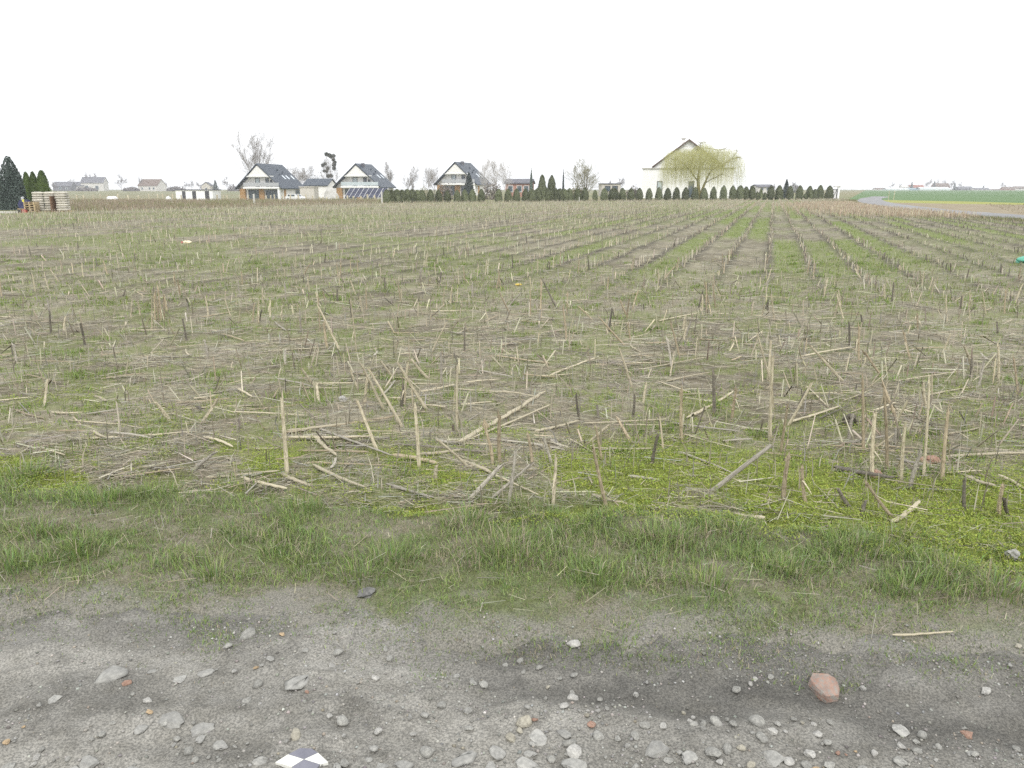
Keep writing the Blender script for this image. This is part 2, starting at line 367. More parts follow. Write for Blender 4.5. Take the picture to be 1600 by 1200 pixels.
def strip(name, ctr, wd, z, mat, th=.03):
    ctr = np.array(ctr); q = []
    yy = np.linspace(ctr[0, 1], ctr[-1, 1], 90); k = np.ones(9) / 9
    xx = np.interp(yy, ctr[:, 1], ctr[:, 0]); xx = np.convolve(np.pad(xx, 4, mode='edge'), k, 'valid')
    d = np.gradient(np.stack([xx, yy], 1), axis=0); d /= np.linalg.norm(d, axis=1)[:, None]; nrm = np.stack([d[:, 1], -d[:, 0]], 1)
    mb = MB(); n = len(yy)
    jit = (vnoise(yy * 1.3, yy * 0, 3) - .5) * .35
    for off, zz in ((-wd / 2 - .15, z - .08), (-wd / 2, z), (-wd/6, z + th), (wd/6, z + th), (wd / 2, z), (wd / 2 + .15, z - .08)):
        mb.add([(xx[i] + nrm[i, 0] * (off + jit[i] * (abs(off) > 1)), yy[i] + nrm[i, 1] * off, zz) for i in range(n)], [])
    mb.f = [(k * n + i, (k + 1) * n + i, (k + 1) * n + i + 1, k * n + i + 1) for k in range(5) for i in range(n - 1)]
    return mb.build(name, mat, None, True, kind='structure')
strip('asphalt_road', road_c, 3.0, -.01, 'asphalt')

# ================================================================== STUFF THAT NOBODY COUNTS
def jitter_cols(base, n, dv=.2, dh=.04):
    base = np.asarray(base, float); b = base[rng.integers(0, len(base), n)] if base.ndim == 2 else np.repeat(base[None], n, 0)
    return np.clip(b * (1 + rng.normal(0, dv, (n, 1))) * (1 + rng.normal(0, dh, (n, 3))), .01, .85)
def blades(x, y, z, h, wd, lean, cols, az=None):
    """grass blades: two bent segments each"""
    n = len(x); az = rng.uniform(0, 2 * math.pi, n) if az is None else az
    face = az + rng.normal(math.pi / 2, .5, n)
    ca, sa = np.cos(az), np.sin(az); cf, sf = np.cos(face) * wd / 2, np.sin(face) * wd / 2
    p0 = np.stack([x, y, z - .008], 1)
    l1, l2 = lean * .35, lean
    p1 = p0 + np.stack([ca * np.sin(l1), sa * np.sin(l1), np.cos(l1)], 1) * (h * .55)[:, None]
    p2 = p1 + np.stack([ca * np.sin(l2), sa * np.sin(l2), np.cos(l2)], 1) * (h * .5)[:, None]
    o = np.stack([cf, sf, np.zeros(n)], 1)
    V = np.stack([p0 - o, p0 + o, p1 - o * .8, p1 + o * .8, p2], 1).reshape(-1, 3)
    b = np.arange(n) * 5
    return V, [np.stack([b, b + 1, b + 3, b + 2], 1), np.stack([b + 2, b + 3, b + 4], 1)], np.repeat(cols, 5, 0)
def merge(parts):
    V, Fs, C, o = [], {}, [], 0
    for v, f, c in parts:
        for q in f: Fs.setdefault(q.shape[1], []).append(q + o)
        V.append(v); C.append(c); o += len(v)
    return np.concatenate(V), [np.concatenate(q) for q in Fs.values()], np.concatenate(C)
def in_field(x, y): return (x > x_left(y)) & (x < x_road(y) - 2.8) & (y < y_hedge(x) - 1.2) & (y > FE(x))
def pick(n, y0, y1, half=.78, mar=1.0, pw=1.0):            # random points in the view wedge between two distances
    y = y0 + (y1 - y0) * rng.uniform(0, 1, n) ** pw; x = rng.uniform(-1, 1, n) * (y * half + mar); return x, y

GREENS = np.array([(.19, .275, .07), (.22, .295, .085), (.175, .27, .10), (.26, .31, .115), (.165, .24, .07)])
DRY = np.array([(.36, .32, .22), (.30, .27, .18), (.40, .36, .26)])
# -- verge grass
parts = []
n = 290000
x = rng.uniform(-4.0, 4.0, n); y = rng.uniform(2.1, 4.3, n)
dT = y - TE(x); dF = y - FE(x)
den = ss(-.28, .10, dT + (fbm(x / .25, y / .18, 121) - .5) * .55) * (1 - ss(-.05, .22, dF + (fbm(x / .3, y / .2, 122) - .5) * .4))
cl = ss(.30, .66, fbm(x / .14, y / .11, 123)); den = den * (.62 + .38 * cl) * (.8 + .2 * ss(.3, .55, fbm(x / .9, y / .5, 127)))
k = rng.uniform(0, 1, n) < den; x, y, cl, dT = x[k], y[k], cl[k], dT[k]; n = len(x)
tall = (.45 + .6 * cl) * (.40 + .6 * ss(.0, .4, dT)) * (.7 + .6 * ss(.4, .7, fbm(x / .4, y / .3, 124)))
cc = jitter_cols(GREENS, n, .22); dry = rng.uniform(0, 1, n) < .12 + .26 * ss(.5, .68, fbm(x / .3, y / .25, 125)); cc[dry] = jitter_cols(DRY, dry.sum(), .15)
cc *= (1 + .25 * (fbm(x / .6, y / .4, 126) - .5))[:, None] * 1.0
parts.append(blades(x, y, z_top(x, y), rng.uniform(.02, .078, n) * tall, rng.uniform(.0016, .0036, n), np.abs(rng.normal(1.1, .45, n)), cc))
n = 140000; x = rng.uniform(-3.8, 4.0, n); y = rng.uniform(2.1, 4.1, n); den = ss(-.22, .08, y - TE(x) + (fbm(x / .12, y / .10, 128) - .5) * .5) * (1 - ss(0, .3, y - FE(x))) * ss(.22, .52, fbm(x / .09, y / .08, 129))
k = rng.uniform(0, 1, n) < den; x, y = x[k], y[k]; n = len(x); cc = jitter_cols(GREENS, n, .2); q = rng.uniform(0, 1, n) < .3; cc[q] = jitter_cols(DRY * .85, q.sum(), .15)
parts.append(blades(x, y, z_top(x, y), rng.uniform(.008, .03, n), rng.uniform(.0015, .003, n), np.abs(rng.normal(1.0, .4, n)), cc))     # close-cropped undergrowth
# -- tussocks on the verge
for u, v, sz, dr in ((800, 868, 1.5, .55), (930, 905, 1.0, .1), (610, 880, .9, .15), (560, 905, .8, .15), (470, 800, 1.0, .2), (235, 775, 1.0, .1), (165, 785, .9, .1), (40, 745, 1.2, .15), (120, 870, .9, .2), (60, 840, .8, .2),
                     (1330, 870, 1.1, .25), (1230, 900, .9, .15), (1100, 920, .9, .15), (1380, 850, 1.2, .35), (1150, 835, .9, .3), (735, 815, .9, .3), (1060, 850, 1.0, .35), (1480, 900, 1.0, .2), (1560, 930, 1.0, .25), (1420, 930, .9, .2), (330, 905, .8, .2), (1020, 845, .9, .3), (20, 890, .9, .2)):
    c = G(u, v); m = int(330 * sz)
    x = c[0] + rng.normal(0, .085 * sz, m); y = c[1] + rng.normal(0, .06 * sz, m)
    az = np.arctan2(y - c[1], x - c[0]) + rng.normal(0, .6, m)
    cc = jitter_cols(GREENS, m, .2); q = rng.uniform(0, 1, m) < dr; cc[q] = jitter_cols(DRY, q.sum(), .15)
    parts.append(blades(x, y, z_top(x, y), rng.uniform(.03, .105, m) * sz ** .5, rng.uniform(.002, .0045, m), np.abs(rng.normal(.8, .4, m)), cc, az))
link('verge_grass', mesh_np('verge_grass', *merge(parts)[:2], 'blade', merge(parts)[2]) if False else (lambda q: mesh_np('verge_grass', q[0], q[1], 'blade', q[2]))(merge(parts)), kind='stuff', label='short green and dry grass tufts along the track edge', category='grass')
# -- green tufts in the stubble
parts = []
x, y = pick(95000, 3.0, 12, .78, 1.0, 1.35)
den = green(x, y) * ss(.40, .56, fbm(x / .12, y / .12, 131)); k = (rng.uniform(0, 1, len(x)) < den) & (y > FE(x) - .1); x, y = x[k], y[k]; n = len(x)
parts.append(blades(x, y, z_top(x, y), rng.uniform(.02, .075, n), rng.uniform(.003, .006, n), np.abs(rng.normal(.7, .4, n)), jitter_cols(np.array([(.17, .24, .06), (.20, .26, .075), (.23, .25, .09)]), n, .2)))
for q in range(420):                                      # distinct little tussocks
    yy = 3.9 + 14 * random.random() ** 1.3; xx = random.uniform(-1, 1) * (yy * .75 + .5); m = random.randint(35, 90); rr = random.uniform(.03, .085) * (1 + .05 * yy)
    if yy < FE(xx) + .2: continue
    x = xx + rng.normal(0, rr, m); y = yy + rng.normal(0, rr * .8, m)
    parts.append(blades(x, y, z_top(x, y), rng.uniform(.02, .06, m) * (1 + .03 * yy), rng.uniform(.003, .006, m) * (1 + .06 * yy), np.abs(rng.normal(.7, .4, m)), jitter_cols(np.array([(.17, .26, .06), (.20, .28, .07), (.22, .26, .08)]), m, .15)))
x, y = pick(125000, 10, 40, .75, 2.0, 1.2); den = green(x, y) * (.3 + .7 * ss(.4, .55, fbm(x / .4, y / .4, 133))); k = (rng.uniform(0, 1, len(x)) < den) & in_field(x, y); x, y = x[k], y[k]; n = len(x)
parts.append(blades(x, y, z_top(x, y), rng.uniform(.03, .085, n), rng.uniform(.008, .016, n), np.abs(rng.normal(.8, .4, n)), jitter_cols(np.array([(.165, .25, .05), (.20, .27, .06), (.23, .27, .08)]), n, .18)))
x, y = pick(95000, 38, 118, .75, 2.0, 1.0); den = .35 + .65 * green(x, y); k = (rng.uniform(0, 1, len(x)) < den * .75) & in_field(x, y); x, y = x[k], y[k]; n = len(x)
parts.append(blades(x, y, z_top(x, y), rng.uniform(.04, .10, n), rng.uniform(.02, .045, n), np.abs(rng.normal(.8, .4, n)), jitter_cols(np.array([(.18, .235, .07), (.22, .25, .095), (.26, .265, .14)]), n, .15)))
# roadside verge at the right
n = 40000; y = rng.uniform(14, 112, n); x = x_road(y) - 2.0 - np.abs(rng.normal(0, 1.6, n)) ; k = y < y_hedge(x) + 3; x, y = x[k], y[k]; n = len(x)
parts.append(blades(x, y, np.full(n, -.07), rng.uniform(.06, .22, n), rng.uniform(.015, .03, n), np.abs(rng.normal(.7, .4, n)), jitter_cols(np.array([(.16, .19, .07), (.22, .21, .11), (.28, .25, .16)]), n, .15)))
q = merge(parts); link('weed_tufts', mesh_np('weed_tufts', q[0], q[1], 'blade', q[2]), kind='stuff', label='small green grass and weed tufts scattered between the stubble', category='weeds')
# -- chickweed leaves at the field edge
x, y = pick(520000, 2.6, 5.8, .72, .6, 1.4)
k = rng.uniform(0, 1, len(x)) < np.maximum(chick(x, y), (y > FE(x)) * .55 * green(x, y) * ss(.42, .56, fbm(x / .2, y / .2, 141))) * (.35 + .65 * ss(.35, .6, fbm(x / .05, y / .05, 143))); x, y = x[k], y[k]; n = len(x)
sz = rng.uniform(.003, .0062, n); a = rng.uniform(0, 6.28, n); t1 = rng.normal(0, .5, (n, 2))
hz = rng.uniform(.004, .032, n) * (.4 + .9 * fbm(x / .1, y / .1, 145)); ctr = np.stack([x, y, z_top(x, y) + hz], 1)
e1 = np.stack([np.cos(a), np.sin(a), t1[:, 0]], 1) * sz[:, None]; e2 = np.stack([-np.sin(a), np.cos(a), t1[:, 1]], 1) * sz[:, None] * .6
V = np.stack([ctr - e1, ctr - e2, ctr + e1, ctr + e2], 1).reshape(-1, 3); b = np.arange(n) * 4
cc = jitter_cols(np.array([(.27, .34, .05), (.31, .36, .065), (.24, .32, .05), (.29, .33, .08)]), n, .13, .05)
link('chickweed', mesh_np('chickweed', V, [np.stack([b, b + 1, b + 2, b + 3], 1)], 'blade', np.repeat(cc, 4, 0)), kind='stuff', label='bright yellow green chickweed mat at the edge of the stubble', category='weeds')
# -- straw litter: folded strips lying flat
def straws(x, y, z, L, wd, az, pitch, cols):
    n = len(x); d = np.stack([np.cos(az) * np.cos(pitch), np.sin(az) * np.cos(pitch), np.sin(pitch)], 1) * (L / 2)[:, None]
    s = np.stack([-np.sin(az), np.cos(az), np.zeros(n)], 1) * (wd / 2)[:, None]; c = np.stack([x, y, z], 1); up = np.zeros((n, 3)); up[:, 2] = wd * .4
    bow = np.zeros((n, 3)); bow[:, 2] = 0
    V = np.stack([c - d - s, c - d + up, c - d + s, c + d - s * .7, c + d + up * .7, c + d + s * .7], 1).reshape(-1, 3); b = np.arange(n) * 6
    return V, [np.stack([b, b + 3, b + 4, b + 1], 1), np.stack([b + 1, b + 4, b + 5, b + 2], 1)], np.repeat(cols, 6, 0)
STRAW = np.array([(.36, .335, .25), (.29, .26, .19), (.43, .405, .315), (.235, .21, .155), (.29, .28, .24), (.32, .285, .21), (.19, .17, .125), (.25, .24, .21)])
parts = []
for n, y0, y1, L0, L1, w0, w1, pw in ((100000, 3.0, 7, .015, .15, .001, .0042, 1.2), (4600, 3.0, 9, .10, .38, .004, .010, 1.1), (56000, 6.5, 14, .03, .22, .002, .006, 1.1), (2000, 7, 18, .2, .45, .006, .013, 1.0), (20000, 13, 32, .06, .30, .004, .010, 1.0), (9000, 30, 118, .2, .5, .010, .022, 1.0)):
    x, y = pick(n, y0, y1, .78, 1.3, pw)
    den = np.where(y < 20, .42 + .58 * ss(.36, .6, fbm(x / .8, y / .55, 72)), .8) * (1 - .58 * green(x, y)) * (1 - .65 * chick(x, y))
    k = (rng.uniform(0, 1, len(x)) < den) & (y > FE(x) - .03) & (y < y_hedge(x) - 1) & (x > x_left(y)) & (x < x_road(y) - 2.8); x, y = x[k], y[k]; n = len(x)
    az = np.where(rng.uniform(0, 1, n) < .45, rng.normal(0, .45, n), rng.uniform(0, math.pi, n)); L = rng.uniform(0, 1, n) ** 1.8 * (L1 - L0) + L0
    pit = rng.normal(0, .07, n); parts.append(straws(x, y, z_top(x, y) + .004 + np.abs(pit) * L * .3 + rng.uniform(0, .02, n), L, rng.uniform(w0, w1, n), az, pit, jitter_cols(STRAW, n, .2, .04)))
n = 1500; x = rng.uniform(-4.5, 4.5, n); y = rng.uniform(2.35, 3.9, n); k = y > TE(x) + .05; x, y = x[k], y[k]; n = len(x)     # dead bits in the verge
parts.append(straws(x, y, z_top(x, y) + rng.uniform(.004, .04, n), rng.uniform(.02, .12, n), rng.uniform(.0012, .003, n), rng.uniform(0, 3.1, n), rng.normal(0, .25, n), jitter_cols(STRAW, n, .15, .04)))
q = merge(parts); link('straw_litter', mesh_np('straw_litter', q[0], q[1], 'straw', q[2]), kind='stuff', label='bleached maize straw litter covering the harvested field', category='straw')
# -- thin broken stems and leaf shreds sticking up out of the litter
n = 13000; x, y = pick(n, 3.4, 18, .76, .8, 1.2); k = (y > FE(x) + .05) & (rng.uniform(0, 1, n) < .35 + .65 * ss(.4, .6, fbm(x / .5, y / .5, 155))); x, y = x[k], y[k]; n = len(x)
v = blades(x, y, z_top(x, y), rng.uniform(.04, .20, n), rng.uniform(.003, .008, n) * (1 + .03 * y), np.abs(rng.normal(.5, .5, n)).clip(0, 1.4), jitter_cols(STRAW, n, .2, .02))
link('broken_stems', mesh_np('broken_stems', v[0], v[1], 'blade', v[2]), kind='stuff', label='thin broken maize stems and leaf shreds sticking up from the litter', category='straw')
# -- dead weeds beyond the field at the left and on the fallow land at the right
def weeds(name, x, y, z, h0, h1, w0, w1, cols, label):
    n = len(x); v = blades(x, y, z, rng.uniform(h0, h1, n), rng.uniform(w0, w1, n), np.abs(rng.normal(.35, .25, n)), cols); link(name, mesh_np(name, v[0], v[1], 'blade', v[2]), kind='stuff', label=label, category='weeds')
n = 45000; y = rng.uniform(50, 128, n); x = x_left(y) - 1.2 - rng.uniform(0, 1, n) * (y * .78 + x_left(y) + 4).clip(1); k = (y > 53) & (y < 128) & (x < -9) & (x > -y * .8) & ~((x < -25) & (y < 72) & (x < -31 - (y - 52) * .55)); x, y = x[k], y[k]; n = len(x)
cc = jitter_cols(np.array([(.27, .215, .155), (.31, .255, .19), (.36, .31, .23), (.25, .215, .145)]), n, .15); k = fbm(x / 6, y / 9, 151) > .56; cc[k] = jitter_cols(np.array([(.21, .22, .10), (.27, .26, .15)]), k.sum(), .12)
weeds('dead_weeds', x, y, tz(x, y) - .07, .12, .55, .02, .05, cc, 'brown dead weeds growing wild beyond the left field edge')
n = 26000; q = np.stack([rng.uniform(26, 95, n), rng.uniform(38, 108, n)], 1); x, y = q.T; k = (x > x_road(y) + 2.3) & (y < 44 + (x - 29) * 1.9) & (y < 88 - .15 * x); x, y = x[k], y[k]; n = len(x)
weeds('fallow_weeds', x, y, np.full(n, -.04), .04, .16, .02, .045, jitter_cols(np.array([(.22, .18, .12), (.28, .235, .16), (.21, .20, .10)]), n, .15), 'sparse dry weeds on the brown fallow land beyond the road')

# ================================================================== STANDING MAIZE STUBS
def stalk_mesh(seed, mat, ribs=8):
    """unit-high maize stub: swollen nodes, split slanting top; radius in metres"""
    r_ = random.Random(seed); k = ribs; mb = MB(); nn = r_.choice((3, 4)); zs = []
    for i in range(nn):
        z0 = i / nn; zs += [(z0, 1.0), (z0 + .80 / nn, .93), (z0 + .92 / nn, 1.10), (z0 + .97 / nn, 1.12)]
    zs[0] = (-.12, 1.1); zs.append((1.0, .9))
    vs = []; bend_x, bend_y = r_.gauss(0, .012), r_.gauss(0, .012); bx, by = r_.uniform(-.25, .25), r_.uniform(-.25, .25)
    for z, q in zs:
        ox = bend_x * max(z, 0) ** 2; oy = bend_y * max(z, 0) ** 2
        rad = .0105 * q * (1.12 - .30 * max(z, 0))
        for j in range(k):
            a = 2 * math.pi * j / k; zz = z
            if z >= 1.0: zz = 1.0 + bx * .35 * math.cos(a) + by * .35 * math.sin(a) + r_.uniform(-.10, .08)
            vs.append((ox + rad * math.cos(a) * 1.08, oy + rad * math.sin(a) * .92, zz))
    n = len(zs); fs = [(i*k+j, i*k+(j+1) % k, (i+1)*k+(j+1) % k, (i+1)*k+j) for i in range(n-1) for j in range(k)]
    c = len(vs); vs.append((0, 0, .93)); fs += [((n-1)*k+j, (n-1)*k+(j+1) % k, c) for j in range(k)]
    mb.add(vs, fs); return mb.mesh('maize_stub', mat, False)
def sheath_mesh(seed):
    """torn leaf sheath hanging from a node"""
    r_ = random.Random(seed); mb = MB(); a = r_.uniform(0, 6.28); z0 = r_.uniform(.35, .75); ln = r_.uniform(.03, .11); ca, sa = math.cos(a), math.sin(a); vs = []
    for i in range(6):
        t = i / 5; rr = .0135 + ln * t * .55; z = z0 + .05 * math.sin(t * 2.2) - .62 * t * z0; w_ = .009 * (1 - t * .75); tw = t * r_.uniform(-.6, .6)
        vs += [(rr * ca - sa * w_, rr * sa + ca * w_, z + tw * .02), (rr * ca + sa * w_, rr * sa - ca * w_, z - tw * .02)]
    mb.add(vs, [(2*i, 2*i+1, 2*i+3, 2*i+2) for i in range(5)])
    return mb.mesh('leaf_sheath', 'stalk')
SM = {m: [stalk_mesh(10 * i + j, m) for i in range(6)] for j, m in enumerate(('stalk', 'stalk_tan', 'stalk_dark', 'stalk_grey'))}
SH = [sheath_mesh(i) for i in range(8)]
n_stub = 0
def side(x, y):
    q = x / (y * .645); return 'at the far left' if q < -.6 else 'left of the middle' if q < -.2 else 'in the middle' if q < .2 else 'right of the middle' if q < .6 else 'at the far right'
def depth_word(y): return 'at the field edge' if y < 4.2 else 'near the front' if y < 5.4 else 'a little further back' if y < 7.2 else 'halfway back' if y < 10 else 'far back'
def put_stub(base, top, mat, label, group, rad=1.0, sheath=False):
    global n_stub; n_stub += 1
    base = Vector(base); d = Vector(top) - base; L = max(d.length, .03)
    o = link('maize_stub', random.choice(SM[mat]), None, label=label, category='maize stub', group=group)
    q = d.to_track_quat('Z', 'Y') @ Quaternion((0, 0, 1), random.uniform(0, 6.28))
    o.rotation_mode = 'QUATERNION'; o.rotation_quaternion = q; o.location = base; o.scale = (rad, rad, L)
    if sheath and mat != 'stalk_dark': link('leaf_sheath', random.choice(SH), o)
    return o
# base pixel, top pixel, colour, optional words that single it out
HAND = [
 (655,732,651,637,'s','upright pale stub with ragged top between two slanting ones'), (714,673,712,572,'s','tall slim pale stub standing upright above the bundle of long stalks'), (589,706,560,629,'s','thick pale stub leaning left over a lying grey stalk'),
 (628,666,580,578,'s','long pale stub leaning far left, nearest to the lying bundle'), (570,628,573,585,'s',''), (600,640,566,568,'s','bent pale stub with its top broken over to the left'), (631,635,635,568,'s',''), (667,640,622,572,'s','long pale stub crossing an upright one, leaning left'),
 (734,732,687,686,'s','short pale stub leaning steeply left before the long lying stalk'), (770,725,765,662,'t',''), (781,725,776,647,'t',''), (795,784,808,708,'g','grey stub leaning right, nearest to the big grass tussock'), (770,779,830,725,'g','grey stalk slanting right against the stub beside the tussock'), (734,782,781,730,'g',''),
 (864,787,871,713,'s','pale upright stub standing alone behind the big grass tussock'), (950,789,925,698,'t','tall tan stub leaning left at the front edge of the chickweed'), (832,727,829,679,'t',''), (862,727,852,684,'g',''), (905,654,898,618,'d','short black stub leaning left on a green patch'), (935,652,933,632,'d',''), (989,651,994,620,'d',''),
 (1019,725,1024,681,'d','short blackened stub leaning right before the lying straw'), (1065,689,1060,613,'t',''), (984,689,965,654,'t',''), (921,689,952,664,'s',''), (940,716,932,667,'t',''),
 (1116,646,1116,580,'d','upright blackened stub standing alone above the lying pale stalk'), (1144,652,1147,607,'t',''), (1203,688,1205,560,'s',''), (1220,705,1230,637,'t',''), (1224,782,1225,715,'t','upright tan stub rising out of the chickweed'), (1259,787,1247,732,'t',''),
 (1114,769,1205,694,'g','thick grey broken stalk leaning far right out of the chickweed'), (1349,705,1349,595,'t',''), (1362,745,1363,647,'s',''), (1386,735,1387,620,'t',''), (1408,754,1411,666,'s',''), (1443,743,1455,598,'s','tallest tan stub, leaning right beside the red brick piece'), (1472,752,1478,644,'t','thick upright stub just right of the red brick piece'),
 (1327,794,1308,767,'d','short thick dark stub leaning left in the chickweed'), (1347,806,1350,781,'d',''), (1507,796,1505,750,'d',''), (1561,802,1561,762,'t',''), (1575,800,1566,780,'d',''), (1401,659,1380,600,'t',''), (1327,683,1328,650,'g',''), (1394,809,1350,759,'t','tan stub leaning left out of the chickweed mat at right'), (1232,667,1270,600,'s',''),
 (449,742,440,620,'s','tall pale stub standing alone at the left of the long lying bundle'), (265,659,246,627,'s',''), (316,664,341,622,'s','pale stub leaning right at the left of the field'), (498,630,494,600,'s',''), (494,606,470,575,'s',''), (305,732,331,708,'g',''), (560,607,546,580,'s',''), (612,588,597,563,'s',''), (668,590,640,563,'s',''),
 (248,500,241,455,'t',''), (243,500,239,462,'t',''), (252,500,249,450,'t',''), (257,501,256,462,'t',''), (246,498,250,458,'t',''), (238,497,236,465,'s',''), (557,550,550,470,'s',''), (530,545,500,480,'s',''), (675,550,695,505,'s',''), (726,552,726,512,'d',''), (360,492,350,468,'s',''), (100,518,100,495,'s',''), (422,495,421,470,'s',''), (404,505,402,470,'s',''), (395,500,396,475,'t',''), (500,515,496,465,'t',''), (440,500,441,478,'s',''),
 (987,605,970,545,'s','bent pale stub leaning left in the middle of the field'), (1115,618,1115,590,'d',''), (1205,600,1182,525,'s',''), (1200,598,1205,535,'s',''), (1342,565,1340,510,'t',''), (1318,600,1265,540,'s',''), (1380,590,1347,552,'t',''), (1520,578,1510,540,'s',''), (1560,595,1562,540,'s',''), (1210,500,1203,460,'s',''), (1318,500,1307,460,'s',''), (1313,480,1310,455,'s',''), (1110,480,1100,440,'t',''), (1104,482,1103,445,'t',''), (1118,478,1114,445,'t',''),
 (960,500,958,482,'d',''), (1348,510,1347,493,'d',''), (925,500,905,478,'t',''), (975,540,938,500,'t',''), (985,530,980,505,'t',''), (885,530,882,480,'t',''), (845,500,844,440,'t',''), (870,482,846,436,'d',''), (829,495,828,455,'t',''), (886,492,884,460,'t',''), (797,490,780,458,'t',''), (1062,560,1050,505,'t',''), (1422,560,1410,520,'t',''), (1480,500,1478,462,'s',''), (1515,500,1514,455,'s',''), (1540,490,1536,455,'s',''), (1570,488,1569,455,'t',''), (1590,620,1586,560,'t',''), (1447,640,1440,600,'s','')]
MC = {'s': 'stalk', 't': 'stalk_tan', 'd': 'stalk_dark', 'g': 'stalk_grey'}
WORD = {'s': 'pale straw-coloured', 't': 'tan', 'd': 'blackened', 'g': 'weathered grey'}
for i, (bu, bv, tu, tv, c, lab) in enumerate(HAND):
    b = G(bu, bv); b[2] = float(z_top(b[0], b[1])); dy = random.uniform(-.05, .06); t = P(tu, tv, b[1] + dy)
    lean = 'leaning left' if tu < bu - 12 else 'leaning right' if tu > bu + 12 else 'standing upright'
    zone = depth_word(b[1]) + ', ' + side(b[0], b[1])
    if not lab: lean = ('tall, ' if t[2] - b[2] > .3 else 'short, ' if t[2] - b[2] < .17 else '') + lean
    label = ('maize stub: ' + lab) if lab else f"{WORD[c]} maize stub {lean} {zone}"
    put_stub(b, t, MC[c], label, None if lab else f"{WORD[c]} maize stubs {lean} {zone}", random.uniform(.75, 1.05), random.random() < .6)
# the rows
def row_points():
    X, Y = [], []
    for ri in range(-170, 110):
        s = np.arange(3, 150, .155) + rng.normal(0, .05, len(np.arange(3, 150, .155)))
        r = ri * ROW + rng.normal(0, .028, len(s)) + .03 * np.sin(s * .3 + ri * .2); x, y = unrs(r, s)
        rz_ = ss(-6, 6, x) * ss(11, 15, y) * (1 - ss(55, 75, y)); keep = (1 + .5 * rz_) * np.interp(y, [3, 7, 10, 16, 30, 120], [.05, .11, .36, .66, .74, .72]) * (.45 + .9 * fbm(x / 1.5, y / 2.5, 161)) * np.where(y < 30, 1 - .45 * ss(.5, .6, fbm(r / 1.2, s / 5, 163)), 1)
        k = (rng.uniform(0, 1, len(s)) < keep) & in_field(x, y) & (np.abs(x) < y * .74 + 1.6) & (y > FE(x) + .35)
        X.append(x[k]); Y.append(y[k])
    return np.concatenate(X), np.concatenate(Y)
sx, sy = row_points(); n = len(sx)
rightdark = ss(2, 14, sx + (fbm(sx / 3, sy / 3, 165) - .5) * 14) * ss(10, 16, sy) * (1 - ss(38, 60, sy))
hgt = rng.uniform(.08, .26, n) * (1 - .38 * rightdark) * (1 + .25 * ss(25, 60, sy)); lean = np.abs(rng.normal(0, .16, n)); lz = rng.uniform(0, 6.28, n)
lean = np.where(rng.uniform(0, 1, n) < .12, lean + .5, lean)
dark = rng.uniform(0, 1, n) < .10 + .55 * rightdark
sz_ = z_top(sx, sy)
order = np.argsort(-hgt / sy); n_ind = 300 - n_stub; ind = order[:n_ind]; rest = order[n_ind:]
for i in ind:
    m = 'stalk_dark' if dark[i] else random.choice(('stalk', 'stalk', 'stalk_tan', 'stalk_grey')); c = {v: k for k, v in MC.items()}[m]
    d = np.array([math.cos(lz[i]) * math.sin(lean[i]), math.sin(lz[i]) * math.sin(lean[i]), math.cos(lean[i])]); dx = d[0]
    ln = 'leaning left' if dx < -.2 else 'leaning right' if dx > .2 else 'standing upright'; zone = depth_word(sy[i]) + ', ' + side(sx[i], sy[i]); ln = ('tall, ' if hgt[i] > .3 else 'short, ' if hgt[i] < .17 else '') + ln
    b = np.array([sx[i], sy[i], sz_[i]]); put_stub(b, b + d * hgt[i], m, f"{WORD[c]} maize stub {ln} {zone}", f"{WORD[c]} maize stubs {ln} {zone}", random.uniform(.8, 1.15), random.random() < .3)
def prisms(x, y, z, h, r, lean, az, cols, k=4):
    n = len(x); d = np.stack([np.cos(az) * np.sin(lean), np.sin(az) * np.sin(lean), np.cos(lean)], 1) * h[:, None]; b0 = np.stack([x, y, z - .03], 1); V = []
    for q, off in ((1.1, 0 * d), (.85, d)):
        for j in range(k):
            a = 2 * math.pi * j / k + az; sl = rng.uniform(-.012, .012, n) if q < 1 else np.zeros(n)
            V.append(b0 + off + np.stack([np.cos(a) * r * q, np.sin(a) * r * q, sl], 1))
    V = np.stack(V, 1).reshape(-1, 3); b = np.arange(n) * 2 * k
    return V, [np.stack([b + j, b + (j + 1) % k, b + k + (j + 1) % k, b + k + j], 1) for j in range(k)] + [np.stack([b + k + j for j in range(k)], 1)], np.repeat(cols, 2 * k, 0)
SC_ = np.array([(.38, .35, .26), (.31, .28, .20), (.43, .40, .31), (.27, .24, .18)])
cc = jitter_cols(SC_, n, .18, .04); cc[dark] = jitter_cols(np.array([(.10, .09, .07), (.16, .14, .11)]), dark.sum(), .2)
red = (sx > 18.5) & (sy > 40) & (sy < 75) & (rng.uniform(0, 1, n) < .65); cc[red] = jitter_cols(np.array([(.31, .26, .19), (.36, .31, .23)]), red.sum(), .15)
i = rest; v = prisms(sx[i], sy[i], sz_[i], hgt[i], rng.uniform(.007, .011, len(i)), lean[i], lz[i], cc[i])
parts = [v]
m_ = 7000; y = rng.uniform(42, 82, m_); x = x_road(y) - 3.4 - np.abs(rng.normal(0, 3.0, m_)); k = in_field(x, y) & (x > 16); x, y = x[k], y[k]; m_ = len(x)   # dense uncut headland by the road
parts.append(prisms(x, y, z_top(x, y), rng.uniform(.15, .42, m_), rng.uniform(.009, .014, m_), np.abs(rng.normal(.1, .15, m_)), rng.uniform(0, 6.28, m_), jitter_cols(np.array([(.30, .23, .16), (.38, .32, .23), (.44, .39, .29)]), m_, .15), 3))
n_ = 2200; x, y = pick(n_, 4.3, 13, .74, .6, 1.1); k = in_field(x, y) & (rng.uniform(0, 1, n_) < .3 + .7 * ss(.42, .58, fbm(x / 1.1, y / 1.1, 167))); x, y = x[k], y[k]; n_ = len(x)   # thin leaning side stems
